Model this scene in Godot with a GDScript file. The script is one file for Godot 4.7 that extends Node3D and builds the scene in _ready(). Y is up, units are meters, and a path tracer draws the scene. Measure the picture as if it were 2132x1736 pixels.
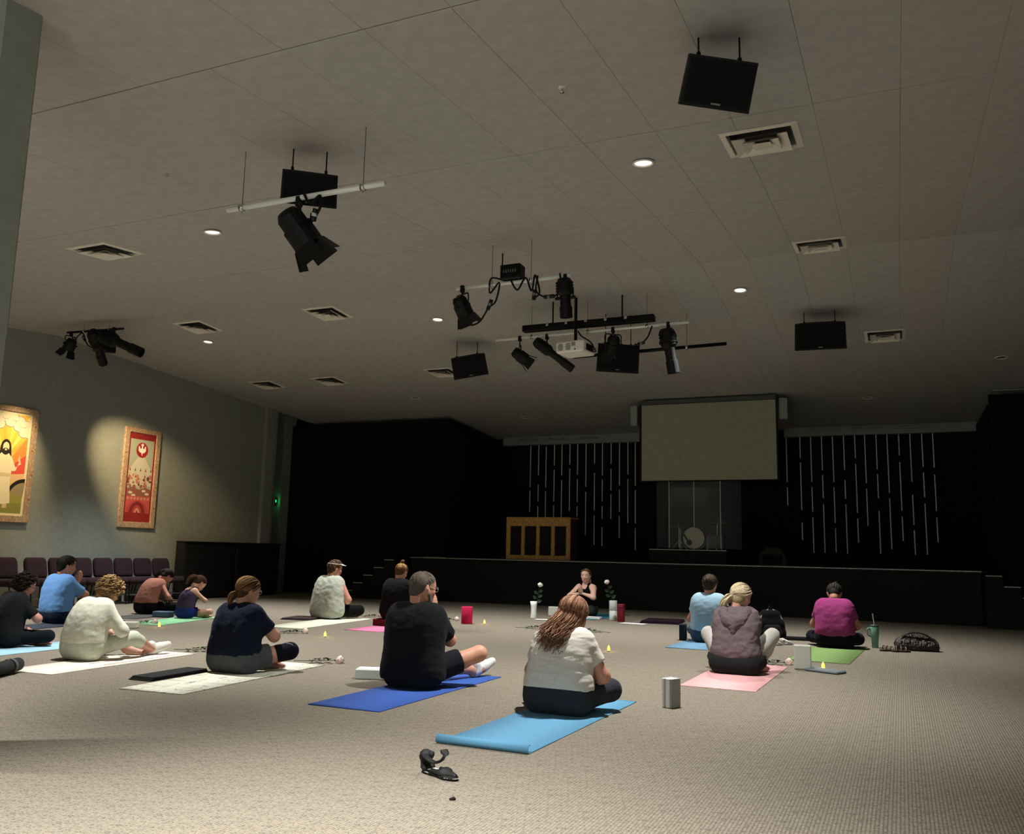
extends Node3D

# ---------------------------------------------------------------- state
var mats := {}
var rng := RandomNumberGenerator.new()
var noise := FastNoiseLite.new()
const RIDGE_Z := -11.4
const RIDGE_H := 5.02
const VENTS := [[-.93, -7.19, "largest white square air vent, below the near right ceiling speaker"], [-8.63, -7.34, "white square air vent left of a lit downlight on the near ceiling slope"], [-11.34, -11.75, "square air vent on the ridge above a small lit downlight near the left wall"], [-8.56, -11.75, "square air vent on the ridge in the middle of the left half of the ceiling"],
	[-.77, -11.1, "square air vent on the ridge, above the lit downlight on the far slope"], [-.1, -15.24, "dim square air vent beside the far right ceiling speaker"], [-8.42, -15.56, "square air vent just left of the dark speaker beside the light bars"], [-11.22, -15.61, "second square air vent from the left in the farthest lit row"], [-12.89, -15.57, "leftmost square air vent in the farthest lit row by the wall"]]
const SKIN := Color(0.80, 0.60, 0.50)


func ceiling_height(z: float) -> float:
	return RIDGE_H - 0.1 * (z - RIDGE_Z) if z > RIDGE_Z else RIDGE_H + 0.065 * (z - RIDGE_Z)


func ceiling_tilt(z: float) -> float:
	return atan(0.1) if z > RIDGE_Z else -atan(0.065)


# ---------------------------------------------------------------- materials
func noise_texture(freq: float, octaves: int, seed_value: int, size := 256, kind := FastNoiseLite.TYPE_SIMPLEX_SMOOTH) -> NoiseTexture2D:
	var n := FastNoiseLite.new()
	n.noise_type = kind
	n.frequency = freq
	n.fractal_octaves = octaves
	n.seed = seed_value
	var t := NoiseTexture2D.new()
	t.width = size
	t.height = size
	t.seamless = true
	t.noise = n
	return t


func tone_texture(freq: float, octaves: int, seed_value: int, lo: float, hi: float, size := 256) -> NoiseTexture2D:
	var t := noise_texture(freq, octaves, seed_value, size)
	var g := Gradient.new()
	g.offsets = PackedFloat32Array([0.2, 0.8])
	g.colors = PackedColorArray([Color(lo, lo, lo), Color(hi, hi, hi)])
	t.color_ramp = g
	return t


func mat(key: String, color: Color, rough := 0.8, metal := 0.0, bump := "", bump_size := 1.0, bump_depth := 0.3, tone := "") -> StandardMaterial3D:
	if mats.has(key):
		return mats[key]
	var m := StandardMaterial3D.new()
	m.resource_name = key
	m.albedo_color = color
	m.roughness = rough
	m.metallic = metal
	m.metallic_specular = 0.4
	if bump or tone:
		m.uv1_triplanar = true
		m.uv1_scale = Vector3.ONE / bump_size
	if bump:
		m.heightmap_enabled = true
		m.heightmap_texture = tex[bump]
		m.heightmap_scale = bump_depth
	if tone:
		m.albedo_texture = tex[tone]
	mats[key] = m
	return m


func cloth(key: String, color: Color, depth := 0.5) -> StandardMaterial3D:
	var m := mat(key, color, 0.92, 0.0, "folds", 0.28, depth, "cloth_tone")
	m.metallic_specular = 0.2
	m.rim_enabled = true
	m.rim = 0.15
	return m


var tex := {}


func make_textures() -> void:
	tex.folds = noise_texture(0.012, 2, 5)
	tex.cloth_tone = tone_texture(0.05, 3, 9, 0.95, 1.0)
	tex.fine = noise_texture(0.15, 3, 3)
	tex.blotch = tone_texture(0.02, 5, 21, 0.955, 1.0)
	tex.skin_tone = tone_texture(0.03, 4, 31, 0.9, 1.0)
	tex.rough_tone = tone_texture(0.1, 5, 17, 0.7, 1.0)
	# carpet: rows of woven loops running towards the stage
	var h := Image.create(256, 256, false, Image.FORMAT_RGB8)
	var c := Image.create(256, 256, false, Image.FORMAT_RGB8)
	var r := RandomNumberGenerator.new()
	r.seed = 4
	var tint := PackedFloat32Array()
	for i in 16 * 32:
		tint.append(r.randf())
	for y in 256:
		for x in 256:
			var row := x / 16
			var yy := (y + int(tint[row * 7] * 8.0)) % 256
			var loop := yy / 8
			var fleck := tint[(row * 53 + (x % 16) / 6 * 17 + yy / 6 * 29) % 512]
			var u := (x % 16) / 16.0 - 0.5
			var v := (yy % 8) / 8.0 - 0.5
			var b := clampf(1.0 - 3.2 * u * u - 1.6 * v * v, 0.0, 1.0)
			var t := tint[row * 32 + loop]
			b = b * (0.75 + 0.25 * t) + r.randf() * 0.08
			h.set_pixel(x, y, Color(b, b, b))
			var k := 0.84 + 0.12 * t + 0.10 * (r.randf() - 0.5) + 0.12 * b - 0.06
			if fleck > 0.93:
				k *= 0.72
			c.set_pixel(x, y, Color(k, k * 0.985, k * 0.96))
	tex.loops = ImageTexture.create_from_image(h)
	tex.loops_tone = ImageTexture.create_from_image(c)
	# wood grain along the long axis of the texture
	var w := Image.create(128, 512, false, Image.FORMAT_RGB8)
	var n := FastNoiseLite.new()
	n.seed = 8
	n.frequency = 0.02
	n.fractal_octaves = 4
	for y in 512:
		for x in 128:
			var g := n.get_noise_2d(x * 5.0, y * 0.5)
			var k := 0.86 + 0.22 * g + 0.06 * sin(x * 0.7 + g * 9.0)
			w.set_pixel(x, y, Color(k, k * 0.97, k * 0.92))
	tex.grain = ImageTexture.create_from_image(w)
	# marble print: pale ground with dark drawn veins
	var mb := Image.create(256, 256, false, Image.FORMAT_RGB8)
	n.frequency = 0.012
	for y in 256:
		for x in 256:
			var g := n.get_noise_2d(x * 1.6, y * 0.7 + 40.0)
			var g2 := n.get_noise_2d(x * 1.1 + 300.0, y * 0.45)
			var vein := exp(-absf(g) * 30.0) * 0.95 * smoothstep(-.1, .25, g2) + exp(-absf(g2) * 70.0) * 0.6
			var k := clampf(0.93 - vein * 0.85, 0.12, 1.0)
			mb.set_pixel(x, y, Color(k, k * 0.995, k * 0.97))
	tex.marble = ImageTexture.create_from_image(mb)
	var st := Image.create(128, 128, false, Image.FORMAT_RGB8)
	for y in 128:
		for x in 128:
			var g := n.get_noise_2d(x * 9.0, y * 0.5 + 90.0)
			var k := clampf(0.92 + g * 0.4, 0.6, 1.0)
			st.set_pixel(x, y, Color(k, k, k * 0.97))
	tex.streaks = ImageTexture.create_from_image(st)


# ---------------------------------------------------------------- nodes
func tag(o: Node, label: String, category: String, group := "") -> Node:
	o.set_meta("label", label)
	o.set_meta("category", category)
	if group:
		o.set_meta("group", group)
	return o


func thing(called: String, label: String, category: String, at := Vector3.ZERO, turn := 0.0, group := "") -> Node3D:
	var o := Node3D.new()
	o.name = numbered(called)
	o.position = at
	o.rotation.y = turn
	add_child(o, true)
	tag(o, label, category, group)
	return o


var used := {}


func numbered(called: String) -> String:
	var n: int = used.get(called, 0)
	used[called] = n + 1
	return called if n == 0 else "%s_%03d" % [called, n]


func part(parent: Node, called: String, mesh: Mesh, m: Material, xf := Transform3D()) -> MeshInstance3D:
	var o := MeshInstance3D.new()
	var n := called
	var i := 0
	while parent.has_node(NodePath(n)):
		i += 1
		n = "%s_%03d" % [called, i]
	o.name = n
	o.mesh = mesh
	o.material_override = m
	o.transform = xf
	o.cast_shadow = GeometryInstance3D.SHADOW_CASTING_SETTING_ON
	parent.add_child(o, true)
	return o


func structure(called: String, mesh: Mesh, m: Material, xf := Transform3D()) -> MeshInstance3D:
	var o := part(self, called, mesh, m, xf)
	o.set_meta("kind", "structure")
	return o


func copy_of(src: Node3D, label: String, at: Vector3, turn: float, group := "") -> Node3D:
	var o: Node3D = src.duplicate()
	var base := String(src.name)
	if base.length() > 4 and base.substr(base.length() - 3).is_valid_int():
		base = base.substr(0, base.length() - 4)
	o.name = numbered(base)
	add_child(o, true)
	o.position = at
	o.rotation = Vector3(0, turn, 0)
	o.set_meta("label", label)
	if group:
		o.set_meta("group", group)
	return o


func V(x: float, y: float, z: float) -> Vector3:
	return Vector3(x, y, z)


func at_pos(p: Vector3, b := Basis()) -> Transform3D:
	return Transform3D(b, p)


# ---------------------------------------------------------------- shapes
func begin() -> SurfaceTool:
	var st := SurfaceTool.new()
	st.begin(Mesh.PRIMITIVE_TRIANGLES)
	return st


func done(st: SurfaceTool) -> ArrayMesh:
	st.generate_normals()
	return st.commit()


func tri(st: SurfaceTool, a: Vector3, b: Vector3, c: Vector3, out_dir: Vector3) -> void:
	if (c - a).cross(b - a).dot(out_dir) < 0.0:
		var t := b
		b = c
		c = t
	st.add_vertex(a)
	st.add_vertex(b)
	st.add_vertex(c)


func quad(st: SurfaceTool, a: Vector3, b: Vector3, c: Vector3, d: Vector3, out_dir: Vector3) -> void:
	tri(st, a, b, c, out_dir)
	tri(st, a, c, d, out_dir)


# box with chamfered edges, flat shaded
func bx(st: SurfaceTool, c: Vector3, size: Vector3, r := 0.005, b := Basis()) -> void:
	st.set_smooth_group(-1)
	var h := size * 0.5
	r = minf(r, minf(h.x, minf(h.y, h.z)) * 0.9)
	var P := {}
	for sx in [-1, 1]:
		for sy in [-1, 1]:
			for sz in [-1, 1]:
				var s := Vector3(sx, sy, sz)
				for ax in 3:
					var q := Vector3(h.x - r, h.y - r, h.z - r)
					q[ax] = h[ax]
					P[[sx, sy, sz, ax]] = c + b * (q * s)
	for ax in 3:
		var u := (ax + 1) % 3
		var v := (ax + 2) % 3
		for s in [-1, 1]:
			var q := []
			for uv in [[-1, -1], [1, -1], [1, 1], [-1, 1]]:
				var k := [0, 0, 0]
				k[ax] = s
				k[u] = uv[0]
				k[v] = uv[1]
				q.append(P[[k[0], k[1], k[2], ax]])
			var o := Vector3.ZERO
			o[ax] = s
			quad(st, q[0], q[1], q[2], q[3], b * o)
		for su in [-1, 1]:
			for sv in [-1, 1]:
				var k := [0, 0, 0]
				k[u] = su
				k[v] = sv
				k[ax] = -1
				var l := [0, 0, 0]
				l[u] = su
				l[v] = sv
				l[ax] = 1
				var o := Vector3.ZERO
				o[u] = su
				o[v] = sv
				quad(st, P[[k[0], k[1], k[2], u]], P[[l[0], l[1], l[2], u]], P[[l[0], l[1], l[2], v]], P[[k[0], k[1], k[2], v]], b * o)
	for sx in [-1, 1]:
		for sy in [-1, 1]:
			for sz in [-1, 1]:
				tri(st, P[[sx, sy, sz, 0]], P[[sx, sy, sz, 1]], P[[sx, sy, sz, 2]], b * Vector3(sx, sy, sz))


func box(size: Vector3, r := 0.005, c := Vector3.ZERO, b := Basis()) -> ArrayMesh:
	var st := begin()
	bx(st, c, size, r, b)
	return done(st)


# tube along points; rx, ry are the half sizes of its section
func tube(st: SurfaceTool, pts: PackedVector3Array, radii: PackedFloat32Array, sides := 8, flat := 1.0, ref := Vector3.UP, color := Color(0, 0, 0, 0), caps := true) -> void:
	st.set_smooth_group(0)
	var n := pts.size()
	var rings := []
	for i in n:
		var t := (pts[mini(i + 1, n - 1)] - pts[maxi(i - 1, 0)]).normalized()
		var side := t.cross(ref)
		if side.length() < 0.05:
			side = t.cross(Vector3(0.3, 0.1, 1.0))
		side = side.normalized()
		var up := side.cross(t).normalized()
		var ring := PackedVector3Array()
		for j in sides:
			var a := TAU * j / sides
			ring.append(pts[i] + side * cos(a) * radii[i] + up * sin(a) * radii[i] * flat)
		rings.append(ring)
	if color.a > 0.0:
		st.set_color(color)
	for i in n - 1:
		var mid := (pts[i] + pts[i + 1]) * 0.5
		for j in sides:
			var k := (j + 1) % sides
			var o: Vector3 = (rings[i][j] + rings[i + 1][k]) * 0.5 - mid
			quad(st, rings[i][j], rings[i][k], rings[i + 1][k], rings[i + 1][j], o)
	if caps:
		st.set_smooth_group(-1)
		for e in [0, n - 1]:
			var o: Vector3 = pts[e] - pts[1 if e == 0 else n - 2]
			for j in range(1, sides - 1):
				tri(st, rings[e][0], rings[e][j], rings[e][j + 1], o)
		st.set_smooth_group(0)


func rod(st: SurfaceTool, a: Vector3, b: Vector3, r: float, sides := 10, r2 := -1.0) -> void:
	tube(st, PackedVector3Array([a, b]), PackedFloat32Array([r, r2 if r2 > 0.0 else r]), sides)


func rod_mesh(a: Vector3, b: Vector3, r: float, sides := 10, r2 := -1.0) -> ArrayMesh:
	var st := begin()
	rod(st, a, b, r, sides, r2)
	return done(st)


func smooth_path(ctrl: Array, n: int) -> PackedVector3Array:
	var out := PackedVector3Array()
	var k := ctrl.size()
	for i in n:
		var f := float(i) / (n - 1) * (k - 1)
		var j := mini(int(f), k - 2)
		var t := f - j
		var p0: Vector3 = ctrl[maxi(j - 1, 0)]
		var p1: Vector3 = ctrl[j]
		var p2: Vector3 = ctrl[j + 1]
		var p3: Vector3 = ctrl[mini(j + 2, k - 1)]
		out.append(p1.cubic_interpolate(p2, p0, p3, t))
	return out


func cable(st: SurfaceTool, ctrl: Array, r := 0.008, n := 16) -> void:
	var p := smooth_path(ctrl, n)
	var rr := PackedFloat32Array()
	rr.resize(n)
	rr.fill(r)
	tube(st, p, rr, 6)


# turned shape: profile of (radius, height) round the y axis, placed by xf
func lathe(st: SurfaceTool, profile: Array, sides := 20, xf := Transform3D(), sharp := false) -> void:
	st.set_smooth_group(-1 if sharp else 0)
	for i in profile.size() - 1:
		var a: Vector2 = profile[i]
		var b: Vector2 = profile[i + 1]
		var d := b - a
		if d.length() < 1e-6:
			continue
		for j in sides:
			var t0 := TAU * j / sides
			var t1 := TAU * (j + 1) / sides
			var tm := (t0 + t1) * 0.5
			var o := Vector3(cos(tm) * d.y, -d.x, sin(tm) * d.y)
			var p := [xf * Vector3(cos(t0) * a.x, a.y, sin(t0) * a.x), xf * Vector3(cos(t1) * a.x, a.y, sin(t1) * a.x), xf * Vector3(cos(t1) * b.x, b.y, sin(t1) * b.x), xf * Vector3(cos(t0) * b.x, b.y, sin(t0) * b.x)]
			if b.x > 1e-5:
				tri(st, p[0], p[2], p[3], xf.basis * o)
			if a.x > 1e-5:
				tri(st, p[0], p[1], p[2], xf.basis * o)


func lathe_mesh(profile: Array, sides := 20, xf := Transform3D(), sharp := false) -> ArrayMesh:
	var st := begin()
	lathe(st, profile, sides, xf, sharp)
	return done(st)


# a convex outline in xy, extruded along z from -d/2 to d/2
func prism(st: SurfaceTool, outline: Array, d: float, xf := Transform3D(), shrink_back := 1.0) -> void:
	st.set_smooth_group(-1)
	var c := Vector2.ZERO
	for p in outline:
		c += p
	c /= outline.size()
	var f := []
	var k := []
	for p in outline:
		f.append(xf * Vector3(p.x, p.y, d * 0.5))
		var q: Vector2 = c + (p - c) * shrink_back
		k.append(xf * Vector3(q.x, q.y, -d * 0.5))
	var n := outline.size()
	for i in n:
		var j := (i + 1) % n
		var m: Vector2 = (outline[i] + outline[j]) * 0.5 - c
		quad(st, f[i], f[j], k[j], k[i], xf.basis * Vector3(m.x, m.y, 0))
	for i in range(1, n - 1):
		tri(st, f[0], f[i], f[i + 1], xf.basis.z)
		tri(st, k[0], k[i], k[i + 1], -xf.basis.z)


# basis whose y axis is dir
func along(dir: Vector3, hint := Vector3.BACK) -> Basis:
	var y := dir.normalized()
	var x := y.cross(hint)
	if x.length() < 0.01:
		x = y.cross(Vector3(1, 0.2, 0))
	x = x.normalized()
	return Basis(x, y, x.cross(y).normalized())


# ---------------------------------------------------------------- smooth solids from bones
# bones: [a, b, ra, rb, flat]; joined by a soft minimum on a grid and meshed as surface nets
func blob(bones: Array, h: float, k := 70.0, cuts := [], folds := Vector4.ZERO, fold_seed := 0) -> Array:
	var lo := Vector3(1e9, 1e9, 1e9)
	var hi := -lo
	for b in bones:
		var r: float = maxf(b[2], b[3]) + h * 2.5 + 0.012
		for q in [b[0], b[1]]:
			lo = lo.min(q - Vector3(r, r, r))
			hi = hi.max(q + Vector3(r, r, r))
	var nx := int((hi.x - lo.x) / h) + 2
	var ny := int((hi.y - lo.y) / h) + 2
	var nz := int((hi.z - lo.z) / h) + 2
	var F := PackedFloat32Array()
	F.resize(nx * ny * nz)
	var m := 3.6 / k + h
	for b in bones:
		var a: Vector3 = b[0]
		var ab: Vector3 = b[1] - a
		var ra: float = b[2]
		var dr: float = b[3] - ra
		var flat: bool = b.size() > 4 and b[4]
		var length := maxf(ab.length(), 1e-5)
		var inv := 1.0 / (length * length)
		var R := maxf(ra, ra + dr) + m
		var e: Vector3 = b[1]
		var x0 := maxi(0, int((minf(a.x, e.x) - R - lo.x) / h))
		var x1 := mini(nx - 1, int((maxf(a.x, e.x) + R - lo.x) / h) + 1)
		var y0 := maxi(0, int((minf(a.y, e.y) - R - lo.y) / h))
		var y1 := mini(ny - 1, int((maxf(a.y, e.y) + R - lo.y) / h) + 1)
		var z0 := maxi(0, int((minf(a.z, e.z) - R - lo.z) / h))
		var z1 := mini(nz - 1, int((maxf(a.z, e.z) + R - lo.z) / h) + 1)
		for z in range(z0, z1 + 1):
			for y in range(y0, y1 + 1):
				var pa := Vector3(lo.x + x0 * h, lo.y + y * h, lo.z + z * h) - a
				var i := (z * ny + y) * nx + x0
				for x in range(x0, x1 + 1):
					var raw := pa.dot(ab) * inv
					var t := clampf(raw, 0.0, 1.0)
					var d := (pa - ab * t).length() - ra - dr * t
					if flat and raw > 1.0:
						d = maxf(d, (raw - 1.0) * length)
					if d < m:
						F[i] += exp(-k * d)
					i += 1
					pa.x += h
	if folds.w > 0.0:
		var n := FastNoiseLite.new()
		n.seed = fold_seed
		n.frequency = 1.0
		n.fractal_octaves = 3
		var i := 0
		for z in nz:
			for y in ny:
				for x in nx:
					var f := F[i]
					if f > 0.02 and f < 60.0:
						F[i] = f * exp(k * folds.w * n.get_noise_3d((lo.x + x * h) * folds.x, (lo.y + y * h) * folds.y, (lo.z + z * h) * folds.z))
					i += 1
	for cut in cuts:
		var q: Vector3 = cut[0]
		var nn: Vector3 = cut[1]
		var i := 0
		for z in nz:
			for y in ny:
				var d := (Vector3(lo.x, lo.y + y * h, lo.z + z * h) - q).dot(nn)
				var dx := h * nn.x
				for x in nx:
					if d > -0.03 and F[i] > 0.0:
						F[i] = minf(F[i], exp(-k * d))
					d += dx
					i += 1
	# surface nets
	var verts := PackedVector3Array()
	var idx := PackedInt32Array()
	var cell := PackedInt32Array()
	cell.resize(F.size())
	cell.fill(-1)
	var off := [1, nx, nx * ny]
	for z in range(1, nz - 1):
		for y in range(1, ny - 1):
			var i := (z * ny + y) * nx
			for x in range(1, nx - 1):
				var g := i + x
				var inside := F[g] > 1.0
				for ax in 3:
					var o: int = off[ax]
					if (F[g + o] > 1.0) == inside:
						continue
					var ov: int = off[(ax + 1) % 3]
					var ow: int = off[(ax + 2) % 3]
					var q := [g - ov - ow, g - ow, g, g - ov]
					for c in q:
						if cell[c] < 0:
							cell[c] = verts.size()
							verts.append(cell_point(F, c, nx, ny, lo, h))
					if inside:
						idx.append_array(PackedInt32Array([cell[q[0]], cell[q[3]], cell[q[2]], cell[q[0]], cell[q[2]], cell[q[1]]]))
					else:
						idx.append_array(PackedInt32Array([cell[q[0]], cell[q[2]], cell[q[3]], cell[q[0]], cell[q[1]], cell[q[2]]]))
	return [verts, idx]


func cell_point(F: PackedFloat32Array, c: int, nx: int, ny: int, lo: Vector3, h: float) -> Vector3:
	var L := PackedFloat32Array()
	L.resize(8)
	for j in 8:
		L[j] = log(maxf(F[c + (j & 1) + ((j >> 1) & 1) * nx + (j >> 2) * nx * ny], 1e-3))
	var sum := Vector3.ZERO
	var n := 0
	for j in 8:
		for ax in 3:
			var k: int = j | (1 << ax)
			if k == j or (L[j] > 0.0) == (L[k] > 0.0):
				continue
			var p := Vector3(j & 1, (j >> 1) & 1, j >> 2)
			p[ax] += L[j] / (L[j] - L[k])
			sum += p
			n += 1
	var x := c % nx
	var y := (c / nx) % ny
	var z := c / (nx * ny)
	return lo + (Vector3(x, y, z) + sum / maxi(n, 1)) * h


func put(st: SurfaceTool, solid: Array, xf := Transform3D(), color := Color(0, 0, 0, 0), vary := 0.0) -> void:
	st.set_smooth_group(0)
	var verts: PackedVector3Array = solid[0]
	var idx: PackedInt32Array = solid[1]
	var flip := xf.basis.determinant() < 0.0
	if color.a > 0.0:
		st.set_color(color)
	for i in idx.size() / 3:
		for j in ([0, 2, 1] if flip else [0, 1, 2]):
			var v := verts[idx[i * 3 + j]]
			if vary > 0.0:
				var n := 1.0 + vary * noise.get_noise_3d(v.x * 60.0, v.y * 25.0, v.z * 60.0)
				st.set_color(Color(color.r * n, color.g * n, color.b * n))
			st.add_vertex(xf * v)


func solid_mesh(solid: Array) -> ArrayMesh:
	var a := []
	a.resize(Mesh.ARRAY_MAX)
	a[Mesh.ARRAY_VERTEX] = solid[0]
	a[Mesh.ARRAY_INDEX] = solid[1]
	var am := ArrayMesh.new()
	am.add_surface_from_arrays(Mesh.PRIMITIVE_TRIANGLES, a)
	var st := SurfaceTool.new()
	st.create_from(am, 0)
	st.generate_normals()
	return st.commit()


# ---------------------------------------------------------------- people
var head_solid := []
var hands := {}


func make_head_and_hands() -> void:
	# head round its own middle at ear height, looking along -z
	var b := [
		[V(0, .042, .028), V(0, .045, -.022), .080, .078], [V(0, .03, -.03), V(0, -.01, -.04), .068, .060], [V(0, -.02, -.035), V(0, -.075, -.048), .056, .040],
		[V(-.03, -.07, -.04), V(-.012, -.098, -.062), .028, .021], [V(.03, -.07, -.04), V(.012, -.098, -.062), .028, .021], [V(-.055, -.02, 0), V(-.04, -.075, -.02), .026, .024], [V(.055, -.02, 0), V(.04, -.075, -.02), .026, .024],
		[V(0, .012, -.092), V(0, -.032, -.113), .007, .012], [V(-.012, -.036, -.102), V(.012, -.036, -.102), .008, .008],
		[V(-.034, .026, -.083), V(.034, .026, -.083), .013, .013], [V(-.042, -.02, -.07), V(-.03, -.03, -.074), .022, .02], [V(.042, -.02, -.07), V(.03, -.03, -.074), .022, .02],
		[V(-.018, -.06, -.092), V(.018, -.06, -.092), .008, .008], [V(-.015, -.069, -.089), V(.015, -.069, -.089), .008, .008],
		[V(-.079, .016, .012), V(-.083, -.004, .016), .010, .009], [V(.079, .016, .012), V(.083, -.004, .016), .010, .009], [V(-.08, -.004, .012), V(-.074, -.032, .002), .008, .008], [V(.08, -.004, .012), V(.074, -.032, .002), .008, .008],
		[V(0, -.03, .04), V(0, -.10, .035), .062, .055],
	]
	head_solid = blob(b, .0055, 130.0)
	# right hand: wrist at the origin, fingers along -z, palm down, thumb towards -x
	for pose in ["flat", "curl"]:
		var c: float = 0.08 if pose == "flat" else 0.55
		var f := [[V(0, 0, 0), V(0, 0, -.045), .024, .026], [V(-.018, 0, -.03), V(-.026, 0, -.085), .018, .014], [V(-.006, 0, -.04), V(-.008, .002, -.09), .018, .014], [V(.008, 0, -.04), V(.010, 0, -.087), .018, .013], [V(.02, 0, -.035), V(.027, -.002, -.078), .016, .012]]
		var roots := [V(-.027, 0, -.086), V(-.009, .002, -.091), V(.0095, 0, -.088), V(.027, -.002, -.08)]
		var sizes := [.072, .080, .074, .058]
		for i in 4:
			var p: Vector3 = roots[i]
			var ang := 0.1
			var spread := (i - 1.4) * (0.05 if pose == "flat" else 0.09)
			for s in 3:
				ang += c * (0.6 if s == 0 else 1.0)
				var l: float = sizes[i] * [0.45, 0.31, 0.24][s]
				var q := p + Vector3(sin(spread) * l, -sin(ang) * l, -cos(ang) * l)
				f.append([p, q, .0092 - s * .0008, .0086 - s * .0009])
				p = q
		var t := V(-.022, -.004, -.022)
		var t2 := t + (V(-.030, -.012, -.030) if pose == "curl" else V(-.022, -.004, -.036))
		var t3 := t2 + (V(-.002, -.012, -.030) if pose == "curl" else V(-.004, -.004, -.034))
		f.append([t, t2, .015, .011])
		f.append([t2, t3, .011, .0085])
		hands[pose] = blob(f, .0042, 230.0)


func limb(a: Vector3, c: Vector3, l1: float, l2: float, pole: Vector3) -> Vector3:
	var d := c - a
	var n := clampf(d.length(), absf(l1 - l2) + .01, l1 + l2 - .002)
	var u := d.normalized()
	var x := (l1 * l1 - l2 * l2 + n * n) / (2.0 * n)
	var hgt := sqrt(maxf(l1 * l1 - x * x, 0.0))
	var p := (pole - u * pole.dot(u)).normalized()
	return a + u * x + p * hgt


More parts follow.
